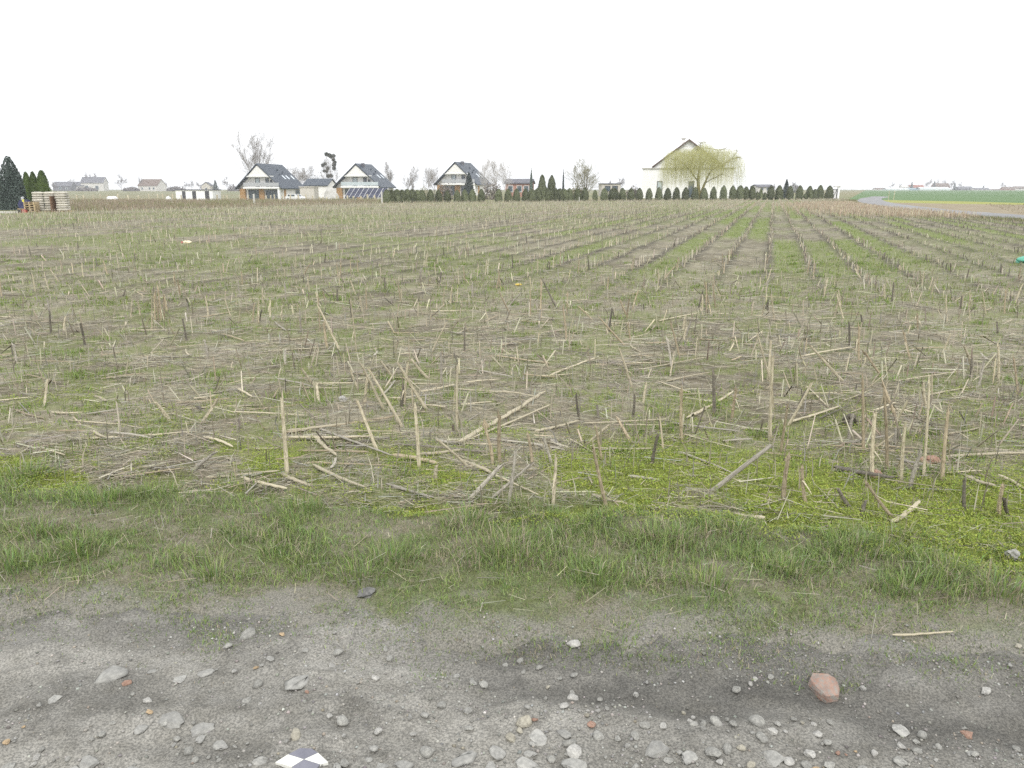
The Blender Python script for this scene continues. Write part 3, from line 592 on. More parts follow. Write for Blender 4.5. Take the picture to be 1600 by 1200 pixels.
parts.append(prisms(x, y, z_top(x, y), rng.uniform(.06, .24, n_), rng.uniform(.003, .007, n_), np.abs(rng.normal(.35, .35, n_)).clip(0, 1.3), rng.uniform(0, 6.28, n_), jitter_cols(np.concatenate([SC_, np.array([(.15, .13, .10)])]), n_, .2), 4))
q = merge(parts); link('far_stubble', mesh_np('far_stubble', q[0], q[1], 'straw', q[2]), kind='stuff', label='rows of maize stubs running away to the hedge', category='stubble')

# ================================================================== FALLEN STALKS
def fallen_mesh(seed, mat):
    """unit-long flattened dry stalk along x, with nodes and a slight bend"""
    r_ = random.Random(seed); mb = MB(); pts = []; rad = []; bend = r_.uniform(-.014, .014); nn = r_.choice((3, 4, 5))
    for i in range(nn * 3 + 1):
        t = i / (nn * 3); pts.append((t - .5, bend * math.sin(t * math.pi) + r_.uniform(-.003, .003), .004 * math.sin(t * 4 + seed)))
        rad.append(.0115 * (1 - .35 * t) * (.45 if i in (0, nn * 3) else 1) * (1.10 if i % 3 == 0 else .97))
    mb.tube(pts, rad, 7); 
    for q in range(len(mb.v)): v = mb.v[q]; mb.v[q] = (v[0] + random.Random(q + seed).uniform(-.03, .03) * (abs(v[0]) > .48), v[1] * 1.15, v[2] * .62)
    return mb.mesh('fallen_stalk', mat)
FM = {m: [fallen_mesh(50 + 10 * i + j, m) for i in range(5)] for j, m in enumerate(('stalk', 'stalk_tan', 'stalk_dark', 'stalk_grey'))}
n_fal = 0
def put_fallen(a, b, mat, label, group, rad=1.0):
    global n_fal; n_fal += 1
    a, b = Vector(a), Vector(b); d = b - a; o = link('fallen_stalk', random.choice(FM[mat]), None, label=label, category='maize stalk', group=group)
    o.rotation_mode = 'QUATERNION'; o.rotation_quaternion = d.to_track_quat('X', 'Z') @ Quaternion((1, 0, 0), random.uniform(-.4, .4)); o.location = (a + b) / 2; o.scale = (d.length, rad * .85, rad * .85); return o
FHAND = [(716,693,852,613,'s',1.7,'thick pale stalk lying slantwise, right of the lying bundle'), (740,684,864,637,'s',1.3,'second long pale stalk lying slantwise just below the thickest one'), (448,680,625,655,'t',1.3,'long stalk arching along the top of the lying bundle'), (452,690,580,688,'s',1.9,'thickest pale stalk in the lying bundle at left'), (500,676,612,722,'g',1.3,'grey stalk slanting down out of the lying bundle'),
 (614,716,684,727,'t',1.8,'flattened tan stalk piece at the right end of the lying bundle'), (658,711,719,710,'s',1,''), (720,635,768,634,'s',1,''), (658,614,710,608,'s',1,''), (712,610,815,620,'s',.9,''), (604,762,678,782,'g',1.2,''), (928,702,1016,708,'s',.8,''), (982,745,1030,750,'g',1.1,''), (925,774,996,784,'s',.9,''), (857,686,878,698,'g',1.6,''),
 (324,748,435,745,'s',1,'thin pale stalk lying straight along the verge at left'), (378,752,449,769,'s',1,''), (440,743,486,764,'s',1.2,''), (490,731,570,771,'s',1.3,'pale stalk lying aslant at the field edge, left of the dry grass'), (489,684,526,721,'s',1.2,''), (320,689,365,708,'s',1,''), (148,681,167,693,'s',1.3,''), (368,607,395,627,'s',1,''), (398,705,440,701,'s',.9,''), (449,677,540,674,'s',1.2,''),
 (1074,654,1144,617,'s',1.3,'pale stalk lying aslant behind the upright black stub'), (1232,666,1313,637,'s',1.4,'long pale stalk propped aslant on a heap of straw'), (1127,693,1175,696,'g',1,''), (1067,684,1107,691,'s',1.2,''), (1158,672,1202,674,'s',1,''), (1509,750,1553,769,'s',1.3,''), (1560,748,1600,769,'s',1.2,''), (1478,716,1610,712,'s',1.3,'long pale stalk lying at the right edge behind the brick piece'), (1475,742,1533,745,'s',.9,''),
 (1303,736,1397,760,'d',1.8,'thick blackened stalk lying behind the leaning stub at right'), (1316,696,1381,689,'g',1.2,''), (1154,804,1195,811,'s',1.5,'short bleached stalk piece lying in the chickweed'), (1394,819,1435,792,'s',1.2,''), (1060,708,1141,745,'g',1.2,'grey stalk lying aslant through the chickweed'), (1448,620,1529,605,'s',1,''), (1482,678,1529,669,'s',1,''), (1364,644,1398,637,'s',1,''),
 (770,560,860,570,'t',1.1,''), (830,590,900,585,'s',1,''), (640,600,700,606,'s',1,''), (1000,580,1110,566,'s',1,''), (1040,600,1110,590,'s',1.2,''), (1250,560,1330,548,'s',1,''), (860,585,935,560,'s',1,''), (420,550,510,546,'s',1,''), (490,600,560,603,'s',1,''), (1400,600,1500,585,'s',1,''), (1430,565,1500,556,'s',1,''), (1030,500,1090,492,'s',1,'')]
def lie(u, v, lift=.012):
    p = G(u, v); p[2] = float(z_top(p[0], p[1])) + lift; return p
for u0, v0, u1, v1, c, rad, lab in FHAND:
    put_fallen(lie(u0, v0, .012 * rad), lie(u1, v1, .012 * rad + random.choice((0, .02))), MC[c], ('maize stalk: ' + lab) if lab else f"{WORD[c]} maize stalk lying {depth_word(G(u0, v0)[1])}, {side(*G(u0, v0)[:2])}", None if lab else f"{WORD[c]} maize stalks lying {depth_word(G(u0, v0)[1])}, {side(*G(u0, v0)[:2])}", rad)
for i in range(300 - n_fal):
    y = 3.7 + 8.5 * random.random() ** 1.15; x = random.uniform(-1, 1) * (y * .76 + .5)
    if y < FE(x) + .15 or chick(np.array([x]), np.array([y]))[0] > .5: continue
    L = random.uniform(.15, .55); a = random.gauss(0, .5) if random.random() < .65 else random.uniform(0, 3.1)
    c = random.choice('sssttgd'); p = [np.array([x + s * L / 2 * math.cos(a), y + s * L / 2 * math.sin(a)]) for s in (-1, 1)]
    p = [(q[0], q[1], float(z_top(q[0], q[1])) + random.uniform(.008, .03)) for q in p]; zone = depth_word(y) + ', ' + side(x, y); lw = 'short ' if L < .3 else ''
    put_fallen(p[0], p[1], MC[c], f"{lw}{WORD[c]} maize stalk lying {zone}", f"{lw}{WORD[c]} maize stalks lying {zone}", random.uniform(.55, 1.05))
s_ = put_fallen(lie(1395, 998, .02), lie(1487, 999, .022), 'stalk', 'single thin yellow straw lying at the edge of the dirt track', None, .45)

# ================================================================== STONES ON THE TRACK
def stone_mesh(seed, mat, flat=.6, ang=.5):
    r_ = random.Random(seed); bm = bmesh.new(); pts = []
    for i in range(18):
        v = Vector((r_.gauss(0, 1), r_.gauss(0, 1), r_.gauss(0, 1))).normalized(); v = Vector((v.x, v.y * r_.uniform(.75, 1), v.z * flat)) * r_.uniform(.82, 1.05); bm.verts.new(v)
    bmesh.ops.convex_hull(bm, input=bm.verts); bmesh.ops.delete(bm, geom=[v for v in bm.verts if not v.link_faces], context='VERTS')
    bmesh.ops.subdivide_edges(bm, edges=bm.edges, cuts=1, smooth=.32 - ang * .3, use_grid_fill=True); bmesh.ops.triangulate(bm, faces=bm.faces)
    for v in bm.verts: v.co += Vector((r_.gauss(0, .035), r_.gauss(0, .035), r_.gauss(0, .03)))
    me = bpy.data.meshes.new('stone'); bm.to_mesh(me); bm.free(); me.materials.append(M[mat])
    me.polygons.foreach_set('use_smooth', np.full(len(me.polygons), ang < .4))
    s = max(v.co.x for v in me.vertices); 
    for v in me.vertices: v.co /= s
    return me
STONES = {}
def stone_of(mat):
    if mat not in STONES: STONES[mat] = [stone_mesh(hash(mat) % 97 * 0 + i * 7 + len(STONES) * 31, mat, .5 + .1 * (i % 3), (i % 4) / 3) for i in range(7)]
    return random.choice(STONES[mat])
SW = {'g': ('stone', 'grey'), 'p': ('stone_pale', 'pale'), 'b': ('stone_beige', 'beige'), 'r': ('stone_red', 'red brick-coloured'), 'o': ('stone_orange', 'orange'), 'k': ('stone_pink', 'pinkish'), 'd': ('stone_dusty', 'dust-covered grey')}
n_st = 0
def put_stone(u, v, wpx, c, lab='', sink=.35, flat=1.0):
    global n_st; n_st += 1
    p = G(u, v); depth = H / -ray(u, v)[2]; r = wpx * depth / F / 2; mat, word = SW[c]
    size = 'large' if wpx > 24 else 'small' if wpx < 13 else 'medium-sized'
    nm = 'brick_fragment' if c == 'r' else 'stone'
    pl = ('near the grass' if v < 1030 else 'in the middle of the track' if v < 1110 else 'at the bottom edge') + ', ' + ('far left' if u < 250 else 'left' if u < 560 else 'centre left' if u < 800 else 'centre right' if u < 1050 else 'right' if u < 1330 else 'far right')
    o = link(nm, stone_of(mat), None, label=lab or f"{size} {word} {'brick fragment' if c == 'r' else 'stone'} on the track {pl}", category='brick' if c == 'r' else 'stone', group=None if lab else f"{size} {word} stones on the track {pl}")
    o.location = (p[0], p[1] , float(z_top(p[0], p[1])) + r * .55 * flat * (1 - 2 * sink) + .002); o.rotation_euler = (random.uniform(-.2, .2), random.uniform(-.2, .2), random.uniform(0, 6.28)); o.scale = (r, r * random.uniform(.75, 1), r * .95 * flat); return o
S1 = [(1147,275,75,'g','rounded pale grey stone lying alone at left, above the checkered tile'),(1563,340,50,'g',''),(680,548,45,'p',''),(1140,555,55,'g',''),(1127,582,20,'p',''),(690,618,35,'o','small round orange-tan pebble among flat grey stones at left'),(800,640,120,'d',''),(940,672,95,'d',''),(645,680,70,'d',''),(520,662,30,'g',''),(925,735,80,'d',''),(1020,755,90,'d',''),(1360,733,85,'b','flat beige stone just above the checkered tile'),(1585,650,60,'g',''),(1525,628,35,'p',''),(1415,348,30,'g',''),(1055,328,40,'g',''),(1533,405,30,'p',''),(245,555,60,'d',''),(585,477,45,'r',''),(1185,412,30,'o',''),(1305,272,32,'o',''),(1550,258,25,'p',''),(510,445,140,'d',''),(1385,485,180,'d','wide flat pale slab of stone sunk in the track at left'),(490,858,45,'p',''),(340,860,60,'p',''),(145,825,40,'p',''),(170,850,70,'g',''),(165,798,40,'p',''),(400,820,90,'d',''),(105,675,20,'o',''),(1420,535,25,'r',''),(25,745,30,'o',''),(1250,380,50,'d',''),(690,885,50,'r',''),(35,850,60,'g',''),(600,855,100,'d',''),(800,740,40,'d',''),(700,420,50,'d',''),(830,455,60,'d',''),(950,430,80,'d',''),(1200,840,70,'d',''),(1560,870,70,'d','')]
S2 = [(170,463,45,'p',''),(475,577,45,'g',''),(15,645,60,'g',''),(668,470,45,'g',''),(838,352,38,'g',''),(853,412,28,'g',''),(925,397,35,'g',''),(1022,428,25,'g',''),(1088,415,48,'g',''),(1085,293,65,'p','flat pale stone lying alone near the grass in the middle'),(965,468,30,'b',''),(955,525,25,'g',''),(1080,517,42,'p',''),(1038,578,35,'p',''),(1153,587,25,'p',''),(1198,605,30,'p',''),(795,730,60,'b',''),(855,665,90,'b','long flat beige stone touching a bright red brick chip'),(905,655,35,'r','bright red brick chip at the end of the beige stone'),(1168,680,48,'r',''),(600,690,45,'g',''),(405,795,65,'g',''),(885,812,75,'d',''),(1085,805,65,'p','white rounded stone at the bottom edge in the middle'),(575,830,140,'d',''),(1040,720,90,'d',''),(1065,765,60,'g',''),(1290,742,40,'g',''),(1200,735,50,'g',''),(1370,737,50,'g',''),(1415,690,50,'g',''),(1460,800,100,'d',''),(1525,845,50,'g',''),(1500,697,45,'p',''),(1100,870,150,'d',''),(620,467,40,'g',''),(612,437,30,'g',''),(770,375,25,'g',''),(840,700,45,'b',''),(920,730,110,'d',''),(200,865,60,'d',''),(730,800,90,'d',''),(870,865,110,'d',''),(300,870,90,'d',''),(700,860,60,'d','')]
S3 = [(270,490,60,'g','flat grey stone with two small pale stones beside it'),(335,460,32,'p',''),(358,437,32,'p',''),(430,430,35,'g',''),(222,437,20,'g',''),(1430,487,62,'p','flat white stone lying alone below the thin yellow straw'),(55,645,30,'p',''),(70,685,40,'g',''),(115,685,40,'g',''),(175,683,60,'g',''),(365,680,70,'g',''),(385,750,70,'g','rounded grey cobble in the gravel, bottom centre right'),(435,720,45,'p',''),(460,683,35,'g',''),(537,650,33,'g',''),(630,660,25,'p',''),(707,642,30,'g',''),(645,712,50,'p',''),(225,810,60,'g',''),(160,830,80,'g',''),(610,815,60,'p',''),(595,860,45,'g',''),(50,850,110,'d',''),(1040,640,90,'d',''),(1110,700,35,'g',''),(1040,750,50,'p',''),(1110,765,45,'g',''),(1215,730,40,'g',''),(1030,822,60,'g',''),(915,783,55,'p',''),(1352,663,32,'r','rounded orange-red brick chip alone at the right'),(1360,775,60,'d',''),(740,805,30,'r',''),(780,797,18,'r',''),(825,777,18,'o',''),(1580,720,50,'g',''),(1170,860,30,'p',''),(495,715,25,'p',''),(510,845,45,'p',''),(190,872,45,'p',''),(860,860,60,'g',''),(985,875,60,'g',''),(700,870,60,'g',''),(430,830,110,'d',''),(290,800,50,'b',''),(330,880,60,'b',''),(640,880,36,'o','')]
for L, ox in ((S1, 0), (S2, 530), (S3, 1060)):
    for x, y, wd, c, lab in L:
        put_stone(ox + x / 2.963, 900 + y / 2.963 , wd / 2.963, c, lab, .46 if c == 'd' else .34, .42 if c == 'd' else .85)
# the big pinkish stone: a wedge with a flat top
def big_stone():
    p = G(1291, 1062); mb = bmesh.new(); prof = [(-.046, .022), (-.030, .044), (.025, .046), (.047, .028), (.044, -.004), (.028, -.036), (-.012, -.040), (-.034, -.012)]
    rings = [(0, 1.0, -.02), (1, 1.02, .014), (2, .90, .027)]; vs = []
    for q, s, z in rings: vs.append([mb.verts.new((x * s + random.uniform(-.002, .002), y * s, z + random.uniform(-.003, .003) + .012 * (y / .046) * (q > 1))) for x, y in prof])
    for a, b in zip(vs, vs[1:]):
        for j in range(8): mb.faces.new((a[j], a[(j + 1) % 8], b[(j + 1) % 8], b[j]))
    mb.faces.new(vs[-1]); bmesh.ops.bevel(mb, geom=list(mb.edges), offset=.0012, segments=1, affect='EDGES')
    me = bpy.data.meshes.new('stone'); mb.to_mesh(me); mb.free(); me.materials.append(M['stone_pink']); o = link('stone', me, None, label='big pinkish wedge-shaped stone lying alone on the track', category='stone')
    me.transform(Matrix.Scale(1 / .046, 4)); o.scale = (.046,) * 3; o.location = (p[0], p[1], float(z_top(p[0], p[1])) + .004); return o
big_stone(); n_st += 1
u_used = 0
while n_st < 300:                                           # further pebbles, mostly in the gravelly strip at the lower right
    u = random.uniform(-60, 1660); v = random.uniform(985, 1235)
    lim = np.interp(u, [0, 500, 800, 1000, 1300, 1600], [1140, 1150, 1090, 1110, 1110, 1140])
    if v < lim and random.random() > .2: continue
    put_stone(u, v, random.choice((4, 5, 6, 6, 7, 8, 9, 10, 12, 15)), random.choice('ggggggppdddddddbggdgg'), '', .2)
# loose grit as one mass
n = 42000; x = rng.uniform(-2.5, 2.5, n); y = rng.uniform(1.3, 2.7, n)
den = .22 + .8 * ss(.50, .66, fbm(x / .3, y / .2, 171)) + .6 * ss(1.95, 1.75, y + .12 * x) * ss(-1.2, .3, x); k = (rng.uniform(0, 1, n) < den) & (y < TE(x) + .1); x, y = x[k], y[k]; n = len(x)
r = .0012 + .0065 * rng.uniform(0, 1, n) ** 5; z = z_top(x, y)
oct_ = np.array([(1, 0, 0), (.2, 1, 0), (-1, .1, 0), (-.1, -1, 0), (.15, .1, .75), (0, 0, -.6)]); a = rng.uniform(0, 6.28, n)
V = oct_[None] * rng.uniform(.65, 1.25, (n, 6, 3)) * r[:, None, None]; ca, sa = np.cos(a)[:, None], np.sin(a)[:, None]
V = np.stack([V[..., 0] * ca - V[..., 1] * sa + x[:, None], V[..., 0] * sa + V[..., 1] * ca + y[:, None], V[..., 2] + z[:, None] + r[:, None] * .2], 2).reshape(-1, 3); b = np.arange(n) * 6
fs = [np.stack([b + i, b + (i + 1) % 4, b + 4], 1) for i in range(4)] + [np.stack([b + (i + 1) % 4, b + i, b + 5], 1) for i in range(4)]
cc = jitter_cols(np.array([(.24, .235, .215), (.32, .315, .29), (.40, .39, .36), (.20, .195, .18), (.25, .245, .225), (.28, .275, .25), (.30, .27, .22), (.35, .345, .32), (.22, .215, .2), (.26, .255, .235), (.3, .295, .27), (.24, .235, .215)]), n, .15, .03)
link('gravel', mesh_np('gravel', V, fs, 'gravel', np.repeat(cc, 6, 0)), kind='stuff', label='fine grey grit scattered over the dirt track', category='gravel')

# ================================================================== SMALL THINGS
def tile():
    ctr = G(475, 1186.5); gx, gy = np.meshgrid(np.linspace(-.09, .09, 9) + ctr[0], np.linspace(-.06, .06, 9) + ctr[1]); z = float(z_top(gx, gy).max()) + .004
    t = empty('floor_tile', 'broken floor tile with black and white checks sunk in the track', 'tile', (ctr[0], ctr[1], z)); k = H / -ray(475, 1186)[2] / F
    def q(u, v): g = G(u, v, z); return (g[0] - ctr[0], g[1] - ctr[1])
    A, B, Cc, D, E, Fp, Gp, Hh, I = q(430, 1191), q(450, 1178.5), q(475, 1186.3), q(456, 1198), q(469, 1168.6), q(487, 1169.5), q(497, 1176), q(513, 1191), q(500, 1194)
    pieces = [('tile_white', [A, D, Cc, B]), ('tile_dark', [B, Cc, Gp, Fp, E]), ('tile_white', [Cc, I, Hh, Gp]), ('tile_dark', [D, q(459, 1207), q(489, 1209), I, Cc])]
    for m, pl in pieces:
        cx = sum(p[0] for p in pl) / len(pl); cy = sum(p[1] for p in pl) / len(pl); pl = [(cx + (p[0] - cx) * .985, cy + (p[1] - cy) * .985) for p in pl]
        mb = MB(); n_ = len(pl); mb.add([(x, y, -.045) for x, y in pl] + [(x, y, 0) for x, y in pl], [tuple(range(n_ - 1, -1, -1)), tuple(range(n_, 2 * n_))] + [(i, (i + 1) % n_, (i + 1) % n_ + n_, i + n_) for i in range(n_)])
        mb.build('check', m, t)
tile()
def crumple(name, u, v, size, mat, label, cat, parts=(), seed=0, flat=.5):
    r_ = random.Random(seed); p = G(u, v); bm = bmesh.new(); bmesh.ops.create_icosphere(bm, subdivisions=3, radius=1)
    for q in bm.verts:
        c = q.co; f = 1 + .35 * (vnoise(c.x * 2 + seed, c.y * 2 + c.z * 3, seed) - .5) * 2 + .18 * (vnoise(c.x * 6, c.y * 6 + c.z * 5, seed + 1) - .5) * 2
        q.co = Vector((c.x * f, c.y * f * .8, c.z * f * flat))
    me = bpy.data.meshes.new(name); bm.to_mesh(me); bm.free(); me.materials.append(M[mat]); o = link(name, me, None, label=label, category=cat)
    o.location = (p[0], p[1], float(z_top(p[0], p[1])) + size * flat * .55); o.scale = (size,) * 3; o.rotation_euler = (0, 0, r_.uniform(0, 6)); return o
crumple('plastic_sheet', 1604, 412, .22, 'plastic_green', 'crumpled green plastic sheet on the stubble at the right edge', 'plastic sheet', seed=3, flat=.42)
w_ = crumple('wrapper', 292, 380, .10, 'plastic_cream', 'crumpled red and cream wrapper lying far out on the left stubble', 'litter', seed=5)
r2 = crumple('wrapper_fold', 301, 380, .075, 'plastic_red', '', '', seed=8); r2.parent = w_; r2.matrix_parent_inverse = w_.matrix_world.inverted(); 
r2.location = (1.0, -.3, -.1); r2.scale = (.65, .65, .7); r2.matrix_parent_inverse = Matrix(); [r2.pop(k) for k in ('label', 'category') if k in r2]
crumple('brick_fragment', 1455, 722, .045, 'stone_red', 'bright red brick fragment lying between maize stubs at right', 'brick', seed=12, flat=.6)
crumple('brick_fragment', 1367, 744, .035, 'stone_red', 'small dark red brick fragment at the foot of a pale stub', 'brick', seed=13, flat=.6)
crumple('soil_clod', 1327, 662, .05, 'stalk_dark', 'dark root clod beside a grey stub in the straw heap', 'clod', seed=15, flat=.9)
crumple('stone', 535, 626, .035, 'stone_pale', 'small pale stone lying in the stubble left of centre', 'stone', seed=16, flat=.7)
crumple('stone', 572, 930, .034, 'stone_dark', 'dark grey flat stone at the lower edge of the grass', 'stone', seed=18, flat=.35)
crumple('stone', 1582, 872, .034, 'stone', 'grey stone half hidden in chickweed at the right edge', 'stone', seed=19, flat=.7)
c_ = G(810, 446); mb = MB(); mb.tube([(-.08, 0, 0), (-.05, 0, 0), (0, 0, 0), (.05, 0, 0), (.085, 0, 0)], [.012, .021, .023, .019, .007], 9); o = mb.build('maize_cob', 'cob', None, True, label='yellow maize cob lying among stubs in the middle of the field', category='maize cob')
o.location = (c_[0], c_[1], float(z_top(c_[0], c_[1])) + .022); o.rotation_euler = (0, 0, .2); o.scale = (.7, .8, .8)

# ================================================================== TREES
def copy_tree_obj(o, parent=None):
    c = o.copy(); COL.objects.link(c); c.parent = parent
    for ch in list(o.children): copy_tree_obj(ch, c)
    return c
def leaf_quads(ctr, size, up=.5, flatten=1.0):
    n = len(ctr); a = rng.normal(0, 1, (n, 3)); a /= np.linalg.norm(a, axis=1)[:, None]; b = rng.normal(0, 1, (n, 3)); b -= a * (a * b).sum(1)[:, None]; b /= np.linalg.norm(b, axis=1)[:, None]
    a[:, 2] += up; a *= size[:, None]; b *= (size * .55)[:, None]
    V = np.stack([ctr - a, ctr - b, ctr + a, ctr + b], 1).reshape(-1, 3); i = np.arange(n) * 4
    return V, np.stack([i, i + 1, i + 2, i + 3], 1)
# ---- clipped thuja: lumpy core and a skin of leaf sprays, unit height, unit width
def thuja_mesh(seed, mat, top=.55, nleaf=1500):
    prof_z = np.linspace(0, 1, 15)
    def rad(z, a): 
        base = (1 - z ** 2.6) ** .62 * (.86 + .14 * np.minimum(z * 6, 1)) if top < 1 else (1 - z) ** .8
        return .5 * base * (.86 + .28 * vnoise(a * 2.2 + seed * 7, z * 5 + seed, seed))
    k = 12; V = []; 
    for z in prof_z:
        for j in range(k):
            a = 2 * math.pi * j / k; r = float(rad(z, np.cos(a) * 2 + 5)) * .86 + .004; V.append((r * math.cos(a), r * math.sin(a), .02 + z * .95))
    F4 = np.array([(i*k+j, i*k+(j+1) % k, (i+1)*k+(j+1) % k, (i+1)*k+j) for i in range(len(prof_z)-1) for j in range(k)])
    z = rng.uniform(.01, .99, nleaf); a = rng.uniform(0, 6.283, nleaf); r = rad(z, np.cos(a) * 2 + 5) * rng.uniform(.86, 1.05, nleaf)
    lv, lf = leaf_quads(np.stack([r * np.cos(a), r * np.sin(a), z * .98], 1), rng.uniform(.018, .045, nleaf), .6)
    return mesh_np('crown', np.concatenate([np.array(V), lv]), [F4, lf + len(V)], mat)
TRUNK = MB().tube([(0, 0, -.06), (0, 0, .25)], [.05, .035], 6).mesh('trunk', 'bark')
TH = [thuja_mesh(i, 'thuja') for i in range(6)]; THB = [thuja_mesh(20 + i, 'thuja_bright') for i in range(4)]
ORD = 'first second third fourth fifth sixth seventh eighth ninth tenth eleventh twelfth thirteenth fourteenth fifteenth sixteenth seventeenth eighteenth nineteenth'.split()
ORD += [t + ('ieth' if not o else 'y-' + o) for t in ('twent', 'thirt') for o in ['', 'first', 'second', 'third', 'fourth', 'fifth', 'sixth', 'seventh', 'eighth', 'ninth']]
ORD += ['fortieth', 'forty-first', 'forty-second']
def put_thuja(X, Y, wd, h, label, group, bright=False, zb=None):
    t = empty('thuja', label, 'thuja', (X, Y, (float(tz(X, Y)) - .07) if zb is None else zb), random.uniform(0, 6.28), group)
    link('crown', random.choice(THB if bright else TH), t); link('trunk', TRUNK, t)
    t.scale = (wd, wd, h); return t
HEDGE = [604, 612, 620, 628, 636, 644, 652, 659, 672.5, 685, 699, 714, 726, 738, 752, 779, 794, 807, 821, 831, 840, 848, 855, 861, 868, 875, 882, 890, 902.5, 914, 930, 944.5, 959, 972.7, 986.4, 999.5, 1014.6, 1029.8, 1043.6, 1057.4, 1071.8, 1086.3, 1100.7, 1115.4, 1131, 1145.4, 1157, 1166, 1175.7, 1184, 1189.5, 1196, 1205, 1218, 1235, 1250, 1259, 1265.6, 1274, 1282, 1296.5]
HW = {604: 13, 612: 13, 620: 13, 628: 13, 636: 13, 644: 13, 652: 13, 659: 12, 831: 14, 840: 14, 855: 13, 868: 13, 875: 13, 882: 13, 959: 15, 1014.6: 9, 1115.4: 9, 930: 7, 779: 10, 1157: 12, 1166: 10, 1184: 6, 1189.5: 6, 1196: 6, 1259: 6, 1274: 9, 1218: 11, 1296.5: 11}
HT = {1184: 299, 1189.5: 294, 1196: 300, 1259: 302, 1274: 295, 1296.5: 289.5, 1166: 291, 1157: 289, 930: 296, 1218: 289, 1235: 289.5}
n_h = len(HEDGE)
for i, u in enumerate(HEDGE):
    vb = np.interp(u, [600, 1040, 1300], [316.5, 312.3, 311]); Y = G(u, vb)[1]; X = X_at(u, Y)
    vt = HT.get(u, np.interp(u, [600, 700, 850, 950, 1040, 1110, 1130, 1300], [295.5, 296, 294, 293.5, 293, 292.3, 290, 289]) + random.uniform(-.8, .8))
    h = Z_at(vt, Y) + .07; wd = HW.get(u, 10) * mpp(Y) * 1.22
    k = n_h - 1 - i
    lab = (f"dark clipped thuja, {ORD[k]} from the white gate pillar" if k < 20 else f"dark clipped thuja in the hedge, {ORD[i]} from the thick white post")
    put_thuja(X, Y, wd, h, lab, None)
# tall garden thujas behind the hedge and at the left
for u, vt, vb, wpx, lab, br in ((847, 272, 312, 15, 'tall dark conifer rising behind the hedge, left of a pair', False), (862, 273, 312, 15, 'tall dark conifer rising behind the hedge, right of a pair', False),
                            (43.5, 267, 326, 17, 'green columnar thuja beside the blue spruce', True), (54, 267, 326, 17, 'green columnar thuja second from the blue spruce', True), (68, 264.5, 326, 23, 'tallest green columnar thuja behind the sacks', True), (-1, 271, 327, 14, 'green columnar thuja at the left edge of the picture', True), (34, 272, 326, 9, 'dark green thuja half hidden by the blue spruce', False)):
    Y = G(u, vb)[1] + (12 if u > 700 else 4); X = X_at(u, Y); h = Z_at(vt, Y) + .07; put_thuja(X, Y, wpx * mpp(Y), h, lab, None, br)
# ---- spruce
def spruce_mesh(seed, mat, droop=.35, slim=1.0, n=5200, fat=.8):
    z = 1 - rng.uniform(0, 1, n) ** .62; a = rng.uniform(0, 6.283, n); wh = np.abs(((z * 17) % 1) - .5)
    r = .5 * (1 - z) ** fat * (.55 + .45 * rng.uniform(0, 1, n) ** .4) * (1 - .35 * wh) * (.82 + .3 * vnoise(np.cos(a) * 3 + seed, z * 9 + np.sin(a) * 3, seed)) * slim
    c = np.stack([r * np.cos(a), r * np.sin(a), np.clip(z - droop * r * .5, .01, 1)], 1)
    lv, lf = leaf_quads(c, rng.uniform(.012, .032, n), .1)
    cone = [(0, 0, .99)] + [(.30 * slim * math.cos(j / 8 * 6.283), .30 * slim * math.sin(j / 8 * 6.283), .05) for j in range(8)]
    cf = np.array([(0, 1 + j, 1 + (j + 1) % 8) for j in range(8)])
    return mesh_np('crown', np.concatenate([np.array(cone), lv]), [cf, lf + 9], mat)
SPR = spruce_mesh(1, 'spruce', .35, 1.0, 9000, .5); SPR_FAR = spruce_mesh(2, 'conifer_far', n=1500); SPR_SLIM = spruce_mesh(3, 'shrub_leaf', .6, .8, 2500); SPR_D = spruce_mesh(4, 'conifer_far', .4, 1.0, 3000)
def put_spruce(u, vt, Y, wpx, label, me, name='spruce_tree', zb=None):
    X = X_at(u, Y); z0 = float(tz(X, Y)) - .07 if zb is None else zb; h = Z_at(vt, Y) - z0; t = empty(name, label, 'conifer', (X, Y, z0), random.uniform(0, 6)); w_ = wpx * mpp(Y)
    link('crown', me, t); link('trunk', TRUNK, t); t.scale = (w_ * 1.1, w_ * 1.1, h); return t
put_spruce(19, 243, 60, 46, 'blue-green spruce standing left of the sacks', SPR, zb=-.07)
put_spruce(-12, 268, 64, 36, 'second blue-green spruce cut by the left edge of the picture', SPR, zb=-.07)
put_spruce(1228.5, 279, 128, 17, 'dark spruce rising behind the hedge near the gate', SPR_D)
put_spruce(830, 262, 112, 13, 'slim drooping conifer rising left of the pair of conifers', SPR_SLIM)
put_spruce(880, 262, 112, 6, 'very thin spire-shaped conifer rising behind the hedge', SPR_D)
put_spruce(733, 268, 108, 26, 'dark green pine half hiding the third blue-roofed house', SPR_D, 'pine_tree')
for u, vt, wpx, Y, lab in ((337, 280, 14, 420, 'dark blue far conifer right of the small white outbuilding'), (1424, 283.5, 8, 900, 'far dark conifer left of the red roof on the horizon'), (1459, 281.5, 8, 900, 'far dark conifer left of the brick house on the horizon'), (1491, 284, 7, 900, 'far dark conifer right of the brick house on the horizon'), (1536.5, 289, 5, 900, 'far small conifer behind the low roof on the horizon')):
    put_spruce(u, vt, Y, wpx, lab, SPR_FAR)
